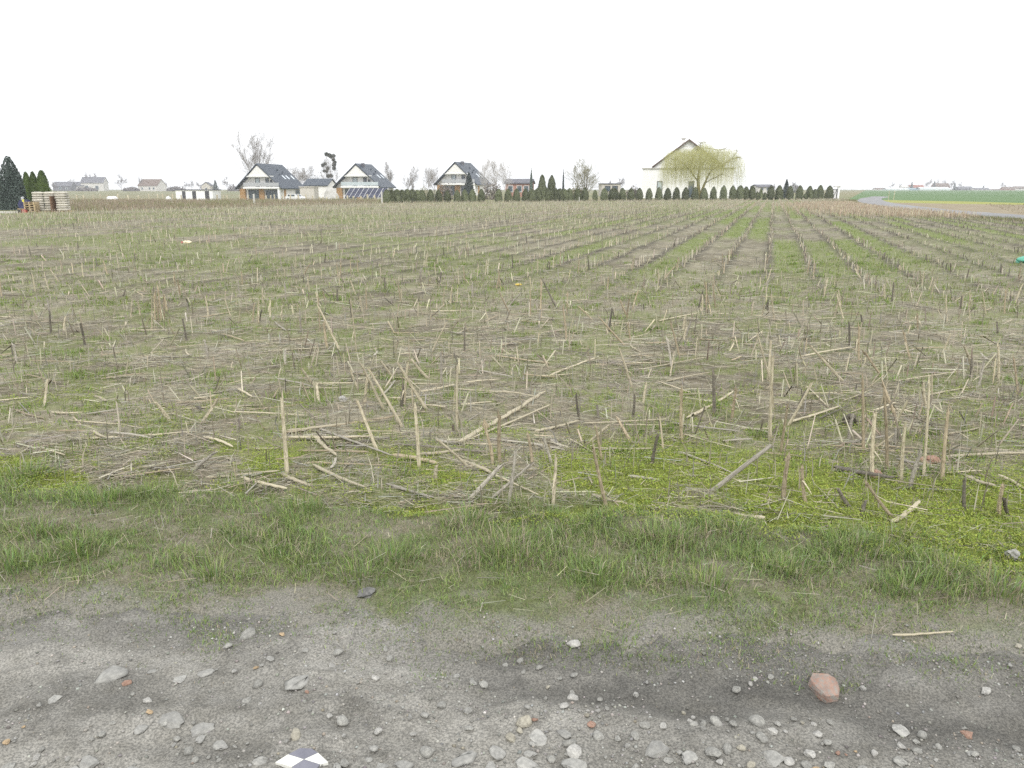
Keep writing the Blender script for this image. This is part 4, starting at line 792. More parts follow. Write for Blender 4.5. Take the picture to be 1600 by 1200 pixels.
# ---- bare trees
def bare_tree(seed, h, spread, stems=1, levels=4, up=.12, open_=.7, trunk_frac=.3, tr=.022, kids=(7, 6, 5, 4), tw=.012, matT='bark', matC='twig', droop=0.0):
    r_ = random.Random(seed); T = MB(); Cn = MB()
    def grow(p, d, L, r, lv):
        n = 5 if lv <= 1 else 4 if lv == 2 else 3; pts = [p.copy()]; dirs = []; q = p.copy(); dd = d.copy()
        for i in range(n):
            g_ = up if lv < 3 else up - droop
            dd = (dd + Vector((r_.gauss(0, .13), r_.gauss(0, .13), r_.gauss(0, .08) + g_))).normalized(); q = q + dd * (L / n); pts.append(q.copy()); dirs.append(dd.copy())
        rad = [max(r * (1 - .7 * i / n), tw * .6) for i in range(n + 1)]
        (T if lv == 0 else Cn).tube(pts, rad, 6 if lv == 0 else 4 if lv == 1 else 3, cap=lv == 0)
        if lv >= levels: return
        m = kids[min(lv, len(kids) - 1)]
        for j in range(m):
            t = (trunk_frac if lv == 0 else .22) + (1 - (trunk_frac if lv == 0 else .22)) * (j + r_.random() * .8) / m; i = min(int(t * n), n - 1); b = pts[i].lerp(pts[i + 1], t * n - i)
            az = r_.uniform(0, 6.283); o = dirs[i].orthogonal().normalized(); o.rotate(Quaternion(dirs[i], az)); an = open_ * r_.uniform(.6, 1.25)
            nd = (dirs[i] * math.cos(an) + o * math.sin(an)).normalized()
            grow(b, nd, L * r_.uniform(.45, .68) * (1.15 - .45 * t) * (spread if lv == 0 else 1), max(r * (1 - .6 * t) * .52, tw), lv + 1)
    for k in range(stems):
        a = 6.283 * k / stems + r_.random(); ln = 0.0 if stems == 1 else r_.uniform(.12, .5); d = Vector((math.cos(a) * ln, math.sin(a) * ln, 1)).normalized()
        grow(Vector((math.cos(a) * .15 * (stems > 1), math.sin(a) * .15 * (stems > 1), -.1)), d, h * r_.uniform(.82, .95), h * tr, 0)
    zm = max(v[2] for v in Cn.v); s = h / zm
    for mb in (T, Cn): mb.v = [(x * s, y * s, z * s) for x, y, z in mb.v]
    return T.mesh('trunk', matT, True), Cn.mesh('crown', matC)
def put_tree(name, meshes, u, vt, Y, h0, label, wide=1.0, cat='tree', rz=None):
    X = X_at(u, Y); z0 = float(tz(X, Y)) - .07; h = Z_at(vt, Y) - z0; t = empty(name, label, cat, (X, Y, z0), random.uniform(0, 6) if rz is None else rz); link('trunk', meshes[0], t); link('crown', meshes[1], t); s = h / h0; t.scale = (s * wide, s * wide, s); return t
TALL = bare_tree(5, 18, .70, 7, 4, .09, .48, .30, .007, (9, 7, 4, 3), .013)
ROUND = [bare_tree(11 + i, 10, 1.15, 1, 4, .07, .8, .18, .020, (12, 8, 6, 4), .014) for i in range(2)]
BIRCH = [bare_tree(21 + i, 9, .75, 1, 4, .10, .6, .15, .010, (16, 8, 5, 3), .010, 'bark_birch', 'bark_birch' if i == 0 else 'twig', .12) for i in range(2)]
BUSHY = bare_tree(31, 6.5, .95, 5, 4, .10, .55, .10, .011, (8, 6, 4, 3), .010, 'bark', 'twig_green')
FAR = [bare_tree(41 + i, 10, .9, 1, 4, .06, .75, .25, .022, (8, 6, 4, 3), .055, 'bark_far', 'bark_far') for i in range(3)]
put_tree('poplar_tree', TALL, 406, 196, 215, 18, 'tall bare fan-shaped poplar behind the first blue-roofed house', .92, rz=2.2)
for u, vt, Y, wd, lab in ((462, 258, 290, 1.0, 'bare round-crowned tree just right of the first blue roof'), (486, 257, 300, 1.0, 'bare round-crowned tree left of the mistletoe tree'), (668, 260, 240, .6, 'left of two slim bare trees beside the third blue-roofed house'), (679, 257, 245, .75, 'right of two slim bare trees beside the third blue-roofed house')):
    put_tree('bare_tree', random.choice(ROUND), u, vt, Y, 10, lab, wd)
for u, vt, Y, wd, k, lab in ((606, 250, 230, .9, 1, 'slim bare birch behind the right end of the second blue roof'), (632, 255, 200, .9, 1, 'slim bare birch standing alone between the second and third houses'), (645, 276, 200, .6, 1, 'small bare sapling between the second and third houses'), (754, 248, 125, .95, 0, 'pale bare birch, left of three right of the third house'), (775, 243, 122, 1.1, 0, 'tallest pale bare birch, middle of three right of the third house'), (793, 248, 126, 1.0, 0, 'pale bare birch, right of three right of the third house'), (1212, 285, 250, .5, 1, 'thin far bare tree behind the hedge near the spruce')):
    put_tree('birch_tree', BIRCH[k], u, vt, Y, 9, lab, wd)
put_tree('bushy_tree', BUSHY, 915, 243, 112, 6.5, 'bare bushy many-stemmed tree behind the hedge, middle right', 1.2)
# mistletoe tree
mt = put_tree('mistletoe_tree', ROUND[0], 519, 240, 285, 10, 'bare tree full of dark mistletoe balls, left of the second house', .72)
def ball(): 
    n = 260; v = rng.normal(0, 1, (n, 3)); v /= np.linalg.norm(v, axis=1)[:, None]; v *= rng.uniform(.3, 1, n)[:, None]; lv, lf = leaf_quads(v, np.full(n, .26), 0); return mesh_np('mistletoe', lv, [lf], 'mistletoe')
BALL = ball(); s0 = mt.scale[2]; Yt_ = 285
for cu, cv in ((437, 298), (470, 310), (488, 328), (516, 316), (515, 358), (420, 408), (395, 424), (452, 458), (410, 488), (438, 492), (455, 545), (522, 420), (522, 460), (530, 390), (492, 545)):
    u, v = 450 + cu / 7.27, 200 + cv / 7.27; p = P(u, v, Yt_); o = link('mistletoe', BALL, mt); rel = Vector((p[0], p[1], p[2])) - Vector(mt.location); rel.rotate(Quaternion((0, 0, 1), -mt.rotation_euler.z)); sx_ = mt.scale[0]
    o.location = (rel.x / sx_, rel.y / sx_, rel.z / s0); q = random.uniform(.55, .85); o.scale = (q / sx_, q / sx_, q / s0)
# far tree line
for i, (u, vt, Y, wd, lab) in enumerate(((86, 283, 560, 1.2, 'far low bare tree beside the dark-roofed house at left'), (106, 280, 620, 1.3, 'far bare tree just left of the pale barn'), (118, 279, 640, 1.0, 'far bare tree touching the left of the pale barn'), (142, 268.5, 640, .9, 'far bare tree behind the pale barn, the left one'), (154, 269, 650, .9, 'far bare tree behind the pale barn, the right one'), (190, 272, 560, 1.1, 'far round bare tree between the pale barn and the brown house'), (222, 275.5, 560, .7, 'far bare tree left of the brown-roofed house'), (257, 280, 570, 1.1, 'far bare tree right of the brown-roofed house'), (290, 283, 600, 1.2, 'far bare tree behind the left of the outbuilding'),
    (299, 281, 600, .9, 'far bare tree behind the middle of the outbuilding'), (312, 284, 600, 1.2, 'far bare tree behind the right of the outbuilding'), (355, 275, 420, .8, 'far pale bare tree left of the first blue-roofed house'), (968, 276, 420, 1.3, 'far purple-grey bare tree left of the white house'), (955, 281, 430, 1.0, 'far bare tree behind the flat cream building'), (1393, 284, 930, 1.0, 'far bare tree at the left end of the horizon farm'), (1406, 286, 930, 1.2, 'far bare tree behind the small white house on the horizon'), (1450, 279, 940, 1.0, 'far tall bare tree left of the brick house on the horizon'),
    (1463, 280, 960, .9, 'far bare tree behind the brick house, the left one'), (1474, 280, 950, 1.0, 'far bare tree behind the brick house, the right one'), (1486, 281, 945, 1.0, 'far bare tree just right of the brick house on the horizon'), (1501, 284, 960, .9, 'far bare tree behind the dark house on the horizon'), (1567, 284, 940, 1.1, 'far bare tree standing alone left of the red row at right'), (1243, 284, 300, 1.3, 'far bare tree behind the hedge right of the spruce'))):
    put_tree('far_tree', FAR[i % 3], u, vt, Y, 10, lab, wd)
# low shrub masses along the far edges, one object each
def shrub(u, v0, Y, wpx, mat, label):
    X = X_at(u, Y); z0 = float(tz(X, Y)) - .07; h = Z_at(v0, Y) - z0; wd = wpx * mpp(Y); n = 700; a = rng.uniform(0, 6.283, n); r = np.sqrt(rng.uniform(0, 1, n)); z = rng.uniform(0, 1, n) * np.sqrt(1 - r ** 2 * .85) * (.75 + .4 * vnoise(a * 2, r * 3, int(u)))
    c = np.stack([r * np.cos(a) * wd / 2, r * np.sin(a) * wd / 2 * .6, z * h], 1); lv, lf = leaf_quads(c, rng.uniform(.03, .07, n) * wd, .2)
    t = empty('shrub', label, 'shrub', (X, Y, z0)); link('crown', mesh_np('crown', lv, [lf], mat), t); mb = MB()
    for k in range(4): mb.tube([(0, 0, -.05), (math.cos(k * 1.6) * wd * .2, math.sin(k * 1.6) * wd * .1, h * .6)], [.05, .02], 5)
    mb.build('trunk', 'bark', t)
shrub(1242, 285, 320, 12, 'shrub_leaf', 'rounded grey-green far tree right of the spruce'); shrub(695, 283, 120, 26, 'twig', 'brown leafless shrub below the gable of the third house'); shrub(770, 281, 118, 30, 'twig', 'brown leafless shrub between birches and hedge')
shrub(662, 291, 105, 20, 'twig_green', 'low olive shrub behind the hedge left of the third house'); shrub(905, 284, 112, 30, 'twig_green', 'olive leafless shrub at the foot of the bushy tree'); shrub(990, 289, 150, 24, 'twig', 'low brown shrub behind the hedge left of the white house')
for u, v0, wp in ((135, 293, 34), (205, 292, 26), (275, 291, 30), (325, 287, 22), (365, 288, 18)): shrub(u, v0, 540, wp, 'bark_far', {135: 'low dark far hedge in front of the pale barn', 205: 'low dark far hedge between barn and brown house', 275: 'low far hedge left of the outbuilding', 325: 'low far hedge behind the right of the outbuilding', 365: 'low far hedge left of the first blue-roofed house'}[u])
# ---- weeping willow
def willow():
    Y = 121.0; b = P(990 + 742 / 7.27, 311, Y); X0, z0 = b[0], -.07; t = empty('weeping_willow', 'weeping willow with yellow-green hanging twigs before the white house', 'tree', (X0, Y, z0))
    def w(cu, cv, dy=0): p = P(990 + cu / 7.27, 190 + cv / 7.27, Y); return (p[0] - X0, dy, p[2] - z0)
    T = MB(); T.tube([w(750, 885), w(738, 780), w(735, 690), w(738, 600)], [.36, .27, .24, .18], 9); T.tube([w(752, 850), w(775, 770, -.3), w(805, 690, -.5), w(832, 620, -.7)], [.24, .20, .16, .13], 8); T.build('trunk', 'willow_bark', t, True)
    L = MB(); r_ = random.Random(5); limbs = []
    def limb(pts, r0): n_ = len(pts); L.tube(pts, [r0 * .6 * (1 - .75 * i / (n_ - 1)) for i in range(n_)], 6); limbs.append(pts)
    limb([w(738, 600), w(760, 520, .6), w(830, 440, 1.2), w(880, 370, 1.8), w(905, 300, 2)], .22); limb([w(733, 680), w(650, 590, -.8), w(615, 520, -1.4), w(640, 430, -1.8), w(600, 360, -2.2)], .20); limb([w(832, 620, -.7), w(870, 550, -.9), w(940, 515, -1), w(1010, 475, -1.3), w(1080, 425, -1.5), w(1140, 345, -1.8)], .19)
    limb([w(800, 700, -.5), w(870, 650, -1.4), w(970, 600, -2.2), w(1060, 640, -2.8)], .12); limb([w(650, 590, -.8), w(560, 490, -1.2), w(480, 430, -1.2), w(440, 440, -1.2)], .12); limb([w(740, 560), w(700, 470, 1), w(620, 380, 2), w(540, 310, 2.6)], .14); limb([w(780, 490, .8), w(790, 380, 1.6), w(800, 270, 2), w(795, 235, 2)], .13)
    limb([w(940, 515, -1), w(960, 400, .4), w(1000, 320, 1.6), w(1080, 300, 2)], .11); limb([w(1010, 475, -1.3), w(1110, 440, .4), w(1170, 420, 1)], .09); limb([w(615, 520, -1.4), w(520, 540, -2), w(430, 560, -2.4)], .10); limb([w(640, 430, -1.8), w(700, 330, -1.6), w(740, 260, -1)], .09)
    for q in range(90):                                    # side branches
        p = r_.choice(limbs); i = r_.randrange(1, len(p)); a = Vector(p[i]); d = Vector((r_.gauss(0, 1), r_.gauss(0, 1.1), r_.uniform(.1, .9))).normalized() * r_.uniform(.8, 2.2); L.tube([a, a + d * .6, a + d + Vector((0, 0, -.2))], [.04, .028, .012], 3, False)
    L.build('branch', 'willow_bark', t, True)
    V = []; Fq = []; cw = (w(1290, 0)[0] - w(340, 0)[0]) / 2; cx = (w(1290, 0)[0] + w(340, 0)[0]) / 2; o_ = 0
    n = 6500; ang = rng.uniform(0, 6.283, n); rr = np.sqrt(rng.uniform(0, 1, n)); zt_ = w(0, 190)[2]; zl = w(0, 735)[2]
    for k in range(n):
        x = cx + cw * rr[k] * math.cos(ang[k]); y = 5.2 * rr[k] * math.sin(ang[k]); px_ = 815 + (x - cx) / cw * 475
        ztop = np.interp(px_, [340, 420, 560, 700, 800, 900, 1000, 1160, 1290], [w(0, 480)[2], w(0, 320)[2], w(0, 300)[2], w(0, 300)[2], w(0, 215)[2], w(0, 290)[2], w(0, 300)[2], w(0, 300)[2], w(0, 450)[2]]) - rng.uniform(0, 1) ** 2.2 * 2.4 - .6 * abs(y) / 5
        if px_ > 1000 and rng.uniform() < .35: continue
        ln = rng.uniform(1.0, 5.0); bot = max(ztop - ln, zl - rng.uniform(-.4, 1.1)); m = 7; a0 = rng.uniform(0, 6.283); wd = rng.uniform(.004, .009); fa = rng.uniform(0, 3.14); dxw, dyw = math.cos(fa) * wd, math.sin(fa) * wd
        for i in range(m):
            tq = i / (m - 1); ox = math.cos(a0) * (.5 * math.sin(min(tq * 3, 1.57)) ) + .05 * math.sin(tq * 7 + k); oy = math.sin(a0) * .5 * math.sin(min(tq * 3, 1.57)); z = ztop + .25 * math.sin(min(tq * 5, 3.14)) - (ztop - bot) * tq; s = 1 - .5 * tq
            V += [(x + ox - dxw * s, y + oy - dyw * s, z), (x + ox + dxw * s, y + oy + dyw * s, z)]
        Fq += [(o_ + 2*i, o_ + 2*i+1, o_ + 2*i+3, o_ + 2*i+2) for i in range(m - 1)]; o_ += 2 * m
    link('crown', mesh_np('crown', np.array(V), [np.array(Fq)], 'willow_strand'), t)
willow()

# ================================================================== HOUSES
def window(root, x0, x1, z0, z1, face, plane, fr='frame_dark', pane='glass', name='window', t=.09):
    """window on a wall: face 'f' (front, plane = y) or 'r' (right side, plane = x)"""
    if face == 'f':
        f = MB(); d = .10; [f.box(*q) for q in ((x0, x0 + t, plane - d, plane + .05, z0, z1), (x1 - t, x1, plane - d, plane + .05, z0, z1), (x0 + t, x1 - t, plane - d, plane + .05, z0, z0 + t), (x0 + t, x1 - t, plane - d, plane + .05, z1 - t, z1))]
        w_ = f.build(name, fr, root); MB().box(x0 + t, x1 - t, plane - .03, plane - .01, z0 + t, z1 - t).build('pane', pane, w_)
    else:
        f = MB(); d = .10; [f.box(*q) for q in ((plane - .05, plane + d, x0, x0 + t, z0, z1), (plane - .05, plane + d, x1 - t, x1, z0, z1), (plane - .05, plane + d, x0 + t, x1 - t, z0, z0 + t), (plane - .05, plane + d, x0 + t, x1 - t, z1 - t, z1))]
        w_ = f.build(name, fr, root); MB().box(plane + .01, plane + .03, x0 + t, x1 - t, z0 + t, z1 - t).build('pane', pane, w_)
    return w_
def roof_mesh(W, L, eave, ridge, over, th=.22):
    s = (ridge - eave) / (W / 2); xe = W / 2 + over; ze = eave - s * over; return MB().prism([(-xe, ze), (0, ridge), (xe, ze), (xe, ze + th), (0, ridge + th * 1.25), (-xe, ze + th)], -L / 2, L / 2)
def balcony_house(label, u, v_ridge, Y, rz, W, L, eave, ridge_h, skylights, chimney, pv_rail='metal'):
    X = X_at(u, Y); z0 = float(tz(X, Y)) - .07; t = empty('house', label, 'house', (X, Y, z0), rz); rd = ridge_h; s = (rd - eave) / (W / 2 - .5); hw = W / 2 - .5; yb = -L / 2 + 1.5
    wl = MB().prism([(-hw, 0), (hw, 0), (hw, eave), (0, rd - .1), (-hw, eave)], yb, L / 2 - .4).build('wall', 'plaster', t)
    zb = eave + (rd - eave) * .50; hx = (rd - zb) / s - .15
    MB().prism([(-hx, zb), (hx, zb), (0, rd - .15)], -L / 2 + .25, yb - .01).build('gable_panel', 'plaster', t)
    MB().box(-hx - .7, hx + .7, -L / 2 + .12, yb - .02, zb - .28, zb - .004).build('gable_beam', 'white_metal', t)
    rm = roof_mesh(2 * hw, L, eave, rd, .55); rf = rm.build('roof', 'roof_blue', t)
    n_ = Vector((s, 0, 1)).normalized(); sl = Vector((1, 0, -s)).normalized()
    for k in skylights:                                    # on the right-hand slope
        y = k[0]; x = hw * k[1]; c = Vector((x, y, rd - s * x + .30)); m = MB(); hh = .62; wd = .24
        q = [c + sl * a * hh + Vector((0, b * wd, 0)) for a, b in ((-1, -1), (1, -1), (1, 1), (-1, 1))]; m.add([p - n_ * .16 for p in q] + [p + n_ * .05 for p in q], [(3, 2, 1, 0), (4, 5, 6, 7), (0, 1, 5, 4), (1, 2, 6, 5), (2, 3, 7, 6), (3, 0, 4, 7)]); m.build('skylight', 'skylight', rf)
    for x, y, h_ in chimney: MB().box(x - .3, x + .3, y - .45, y + .45, rd - s * abs(x) - .3, rd + h_).build('chimney', 'roof_grey', rf)
    for x, y in ((1.6, .5), (2.2, 1.8), (2.8, -.6)): MB().box(x - .12, x + .12, y - .12, y + .12, rd - s * x, rd - s * x + .55).build('vent', 'roof_blue', rf)
    # balcony: slab, glass rail, posts
    zs = eave - .38; bl = MB().box(-hw + 1.7, hw - .05, -L / 2 - .1, yb - .01, zs, zs + .36).build('balcony', 'white_plaster', t)
    MB().box(-hw + 1.8, hw - .15, -L / 2 - .02, -L / 2 + .03, zs + .48, zs + 1.30).build('railing', pv_rail, bl)
    for x in np.linspace(-hw + 1.85, hw - .2, 7): MB().box(x - .03, x + .03, -L / 2 + .032, -L / 2 + .09, zs + .36, zs + 1.36).build('rail_post', 'metal', bl)
    window(t, -1.5, -.35, zs + .38, zs + 2.35, 'f', yb, 'frame_dark', 'glass_pale', 'balcony_door'); window(t, 1.2, 2.0, zs + .38, zs + 2.35, 'f', yb, 'frame_dark', 'glass', 'balcony_door'); window(t, 2.35, 2.9, zs + .38, zs + 1.9, 'f', yb, 'frame_dark', 'glass')
    # ground floor
    window(t, -hw + 2.0, -.75, .12, zs - .25, 'f', yb, 'frame_dark', 'glass', 'terrace_door'); window(t, 1.0, hw - 1.2, .12, zs - .25, 'f', yb, 'frame_dark', 'glass', 'terrace_door')
    MB().box(-hw - .02, -hw + 1.45, yb - .45, yb - .03, 0, zs).build('timber_panel', 'wood_panel', t); MB().box(-.55, .75, yb - .35, yb - .03, 0, zs).build('timber_panel', 'wood_panel', t)
    MB().box(hw - .6, hw - .1, -L / 2 + .05, -L / 2 + .55, 0, zs).build('pillar', 'white_plaster', t); MB().box(hw + .005, hw + .09, yb + .3, yb + 1.25, 0, zs - .3).build('door', 'wood_panel', t)
    window(t, L * .12, L * .34, .9, 2.3, 'r', hw, 'frame_dark', 'glass'); return t
balcony_house('white house with blue-grey roof, balcony and three skylights in a row', 424, 258, 188, R(-14), 12.0, 11.4, 3.0, Z_at(258, 188) + 1.05, [(.2, .62), (1.9, .62), (4.2, .62)], [], 'metal')
balcony_house('white house with blue-grey roof and chimney behind the solar panels', 570, 257, 190, R(-13), 12.2, 9.6, 3.2, Z_at(257, 190) + .95, [(.8, .60), (3.0, .60)], [(.75, -2.2, .35)], 'glass_pale')
balcony_house('white gabled house with blue-grey roof half hidden behind pine and birches', 724, 257, 200, R(-19), 11.6, 10.6, 3.0, Z_at(257.5, 200) + .5, [(1.2, .66), (3.0, .66)], [(.5, -1.6, .45)], 'metal')
def simple_house(name, label, u0, u1, v_eave, v_ridge, Y, L, wall, roof, rz=0.0, gable_front=False, wins=(), chim=False, over=.35, cat='house', wallname='wall'):
    """plain far house; u0..u1 spans its front. gable_front: ridge runs away from us, else along the front"""
    um = (u0 + u1) / 2; X = X_at(um, Y); z0 = float(tz(X, Y)) - .07; W = (u1 - u0) * mpp(Y); ev = Z_at(v_eave, Y) - z0; rd = Z_at(v_ridge, Y) - z0; t = empty(name, label, cat, (X, Y, z0), rz)
    if gable_front:
        MB().prism([(-W/2, 0), (W/2, 0), (W/2, ev), (0, rd - .1), (-W/2, ev)], -L/2, L/2).build('wall', wall, t); rf = roof_mesh(W, L + .5, ev, rd, over).build('roof', roof, t)
    else:
        D = L; b = MB().prism([(-D/2, 0), (D/2, 0), (D/2, ev), (0, rd - .1), (-D/2, ev)], -W/2, W/2); b.v = [(y, x, z) for x, y, z in b.v]; b.f = [f[::-1] for f in b.f]; b.build('wall', wall, t)
        r = roof_mesh(D, W + .6, ev, rd, over); r.v = [(y, x, z) for x, y, z in r.v]; r.f = [f[::-1] for f in r.f]; rf = r.build('roof', roof, t)
    for x, w_, za, zb in wins: window(t, x * W - w_ / 2, x * W + w_ / 2, za, zb, 'f', -L / 2, 'white_metal' if wall != 'white_plaster' else 'frame_dark', 'glass')
    if chim: MB().box(-.4, .4, -.4, .4, rd - .5, rd + .9).build('chimney', 'brick_wall', rf)
    return t
simple_house('house', 'small dark-roofed house between the two blue-roofed houses', 482, 520, 290, 280.5, 235, 8, 'plaster', 'roof_blue', R(-8), False, ((-.3, 1.0, .9, 2.2), (.05, 1.0, .9, 2.2)))
simple_house('barn', 'long pale barn with grey roof far off at left', 133, 165, 285.5, 277, 640, 14, 'far_wall', 'roof_grey', R(12), False, ((-.25, 2.5, 1, 4), (.2, 2.5, 1, 4)), False, .5, 'barn')
simple_house('shed', 'low lean-to shed joined to the left of the pale barn', 119, 134, 290.5, 284.5, 635, 9, 'far_wall', 'roof_grey', R(8), False, ((0, 2, 1, 3),), False, .4, 'shed')
simple_house('house', 'far low house with dark roof just right of the thujas', 88, 115, 291, 284.5, 600, 9, 'roof_grey', 'roof_grey', R(5), False, ((-.1, 2.4, 1, 3.4), (.25, 1.5, 1, 2.6)))
simple_house('house', 'far brown-roofed house standing alone between two bare trees', 221, 256, 290, 280.5, 560, 10, 'far_wall', 'roof_brown', R(-15), False, ((-.28, 1.6, 1, 2.6), (.1, 1.6, 1, 2.6), (.32, 1.6, 1, 2.6)))
simple_house('house', 'small far cream house behind the outbuilding', 318, 331, 290, 285, 430, 8, 'plaster_cream', 'roof_grey', R(10), True, ((0, 1.2, 1, 2.4),))
simple_house('house', 'low pinkish house with grey roof behind the birches', 793, 832, 287, 281.5, 165, 8, 'brick_wall', 'roof_grey', R(-6), False, ((-.3, 1.1, .9, 2.2), (.05, 1.1, .9, 2.2), (.32, 1.1, .9, 2.2)))
def flat_building(name, label, u0, u1, vt, Y, L, wall, openings, cat, rz=0, roofm='roof_grey'):
    um = (u0 + u1) / 2; X = X_at(um, Y); z0 = float(tz(X, Y)) - .07; W = (u1 - u0) * mpp(Y); h = Z_at(vt, Y) - z0; t = empty(name, label, cat, (X, Y, z0), rz)
    MB().box(-W/2, W/2, -L/2, L/2, 0, h - .18).build('wall', wall, t); MB().box(-W/2 - .15, W/2 + .15, -L/2 - .2, L/2 + .2, h - .178, h).build('roof', roofm, t)
    for x, w_, za, zb, kind in openings:
        if kind == 'd': d = MB().box(x * W - w_/2, x * W + w_/2, -L/2 - .05, -L/2 + .02, za, zb).build('door', 'frame_dark', t); MB().box(x * W + w_ * .3, x * W + w_ * .4, -L/2 - .10, -L/2 - .052, 1.0, 1.12).build('handle', 'metal', d)
        else: window(t, x * W - w_/2, x * W + w_/2, za, zb, 'f', -L/2, 'frame_dark', 'glass')
    return t
flat_building('outbuilding', 'small white flat-roofed outbuilding with three dark doors', 281, 338, 295.8, 180, 5, 'white_plaster', ((-.28, .75, .1, 2.05, 'd'), (0, .85, .1, 2.05, 'd'), (.35, .95, .1, 2.1, 'd')), 'outbuilding')
flat_building('garden_wall', 'plain beige windowless garage beside the first blue-roofed house', 472, 494, 291.5, 176, 4, 'plaster_cream', (), 'garage', 0, 'plaster_cream').name = 'garage'
flat_building('building', 'low flat-roofed cream building behind the hedge', 938, 966, 286.5, 175, 7, 'plaster_cream', ((-.2, 1.2, 1, 2.2, 'w'), (.2, 1.2, 1, 2.2, 'w')), 'building')
simple_house('house', 'far house with purplish roof seen between thujas right of the willow', 1179, 1203, 292.5, 289.5, 260, 8, 'far_wall', 'roof_grey', 0, False, ((-.25, 1, 1, 2), (.1, 1, 1, 2)))
# white house with the big gable
def gable_house():
    Y = 137.0; X = X_at(1073, Y); z0 = -.07; t = empty('house', 'big white gabled house behind the weeping willow', 'house', (X, Y, z0), -math.atan2(X, Y)); k = mpp(Y); xl, xr = (1003.5 - 1073) * k, (1143 - 1073) * k; ze = Z_at(263.3, Y) - z0; za = Z_at(219.5, Y) - z0; hw = 53.5 * k; L = 11.0
    MB().box(xl, xr, 0, L, 0, ze).build('wall', 'white_plaster', t); MB().prism([(-hw, ze + .16), (hw, ze + .16), (0, za)], .25, L - .3).build('gable', 'white_plaster', t)
    MB().box(xl - .15, xr + .15, -.25, L + .15, ze + .003, ze + .155).build('cornice', 'concrete', t)
    s = (za - ze - .1) / hw; rf = MB().prism([(-hw - .15, ze + .16), (0, za + .02), (hw + .15, ze + .16), (hw + .15, ze + .38), (0, za + .26), (-hw - .15, ze + .38)], -.35, L + .1).build('roof', 'roof_brown', t)
    MB().box(-11.5 * k, -6.5 * k, 3.0, 3.9, ze + 2.5, Z_at(215.5, Y) - z0).build('chimney', 'white_plaster', rf); MB().box(-12.6 * k, -5.4 * k, 2.85, 4.05, Z_at(215.3, Y) - z0, Z_at(213.6, Y) - z0).build('chimney_cap', 'concrete', rf)
    window(t, (1027 - 1073) * k, (1035.4 - 1073) * k, .15, Z_at(283, Y) - z0, 'f', 0, 'frame_dark', 'glass_pale', 'patio_door'); window(t, (1075.5 - 1073) * k, (1084 - 1073) * k, .15, Z_at(283, Y) - z0, 'f', 0, 'frame_dark', 'glass', 'patio_door')
gable_house()
# far farm on the right horizon
for a in (('house', 'tiny far house with low roof at the left end of the farm', 1366, 1381, 295.6, 293.8, 880, 8, 'far_wall', 'roof_brown'), ('house', 'small far white house between sheds on the horizon', 1407, 1416, 292.3, 289.6, 890, 8, 'white_plaster', 'far_wall'), ('house', 'far house with bright red roof left of the brick house', 1419, 1441, 293.2, 289.2, 905, 9, 'far_wall', 'roof_red'), ('house', 'far brick house with brown-red roof among bare trees', 1457, 1481, 292.8, 286.6, 905, 9, 'brick_wall', 'roof_brown'),
          ('house', 'far dark house right of the conifer on the horizon', 1495, 1517, 295, 291.8, 900, 9, 'roof_grey', 'roof_grey'), ('house', 'far low dark roof with a small conifer behind', 1520, 1543, 296.2, 294, 890, 9, 'far_wall', 'roof_grey'), ('house', 'very low far roof left of the lone bare tree', 1545, 1562, 296.6, 295.8, 890, 8, 'far_wall', 'roof_brown'), ('house', 'far red-brown house at the left of the row at the edge', 1566, 1582, 295.5, 292.2, 880, 9, 'brick_wall', 'roof_brown'), ('house', 'far house with brown roof at the right edge of the picture', 1583, 1610, 294.5, 291.5, 890, 9, 'far_wall', 'roof_brown')):
    simple_house(*a, 0.0, False, ((-.25, 1.6, 1, 2.6), (.25, 1.6, 1, 2.6)) if a[4] < 295.4 else ())
def greenhouse(label, u0, u1, vt, Y, mat):
    X = X_at((u0 + u1) / 2, Y); W = (u1 - u0) * mpp(Y); h = Z_at(vt, Y) + .07; t = empty('greenhouse', label, 'greenhouse', (X, Y, -.07)); MB().box(-W/2, W/2, -6, 6, 0, h * .55).build('wall', mat, t)
    m = roof_mesh(12, W + .4, h * .56, h, .1, .1); m.v = [(y, x, z) for x, y, z in m.v]; m.f = [f[::-1] for f in m.f]; m.build('roof', 'greenhouse' if mat == 'greenhouse' else mat, t)
greenhouse('long white far greenhouse at the left of the farm', 1382, 1417, 294.2, 860, 'greenhouse'); greenhouse('dark teal far greenhouse between two pale ones', 1417.5, 1433, 294, 862, 'greenhouse_teal'); greenhouse('long pale blue far greenhouse below the brick house', 1433.5, 1480, 292.6, 858, 'greenhouse')

# ================================================================== FENCE, GATE, SOLAR PANELS AND YARD
def fence(label, us, Y0, Y1, h, mat, wd=.14):
    t = empty('wire_fence', label, 'fence', (X_at(us[0], Y0), Y0, float(tz(X_at(us[0], Y0), Y0)) - .07)); o = Vector(t.location); tops = []
    for i, u in enumerate(us):
        Y = Y0 + (Y1 - Y0) * i / max(len(us) - 1, 1); X = X_at(u, Y); z = float(tz(X, Y)) - .07; hh = h * random.uniform(.85, 1.1); w_ = wd * random.uniform(.85, 1.2); p = Vector((X, Y, z)) - o; lx = random.uniform(-.06, .06)
        MB().tube([(p.x, p.y, p.z - .3), (p.x + lx, p.y, p.z + hh * .97), (p.x + lx, p.y, p.z + hh)], [w_, w_ * .95, w_ * .5], 7).build('post', mat, t); tops.append(p)
    for f in (.25, .55, .88): MB().tube([q + Vector((0, 0, h * f)) for q in tops], .012, 3, False).build('wire', 'metal', t)
    return t
fence('row of pale wooden fence posts before the far left field', [106, 118, 129, 144, 155, 166, 183, 199, 215, 231, 245, 253, 268, 282], 168, 165, 1.45, 'post_wood')
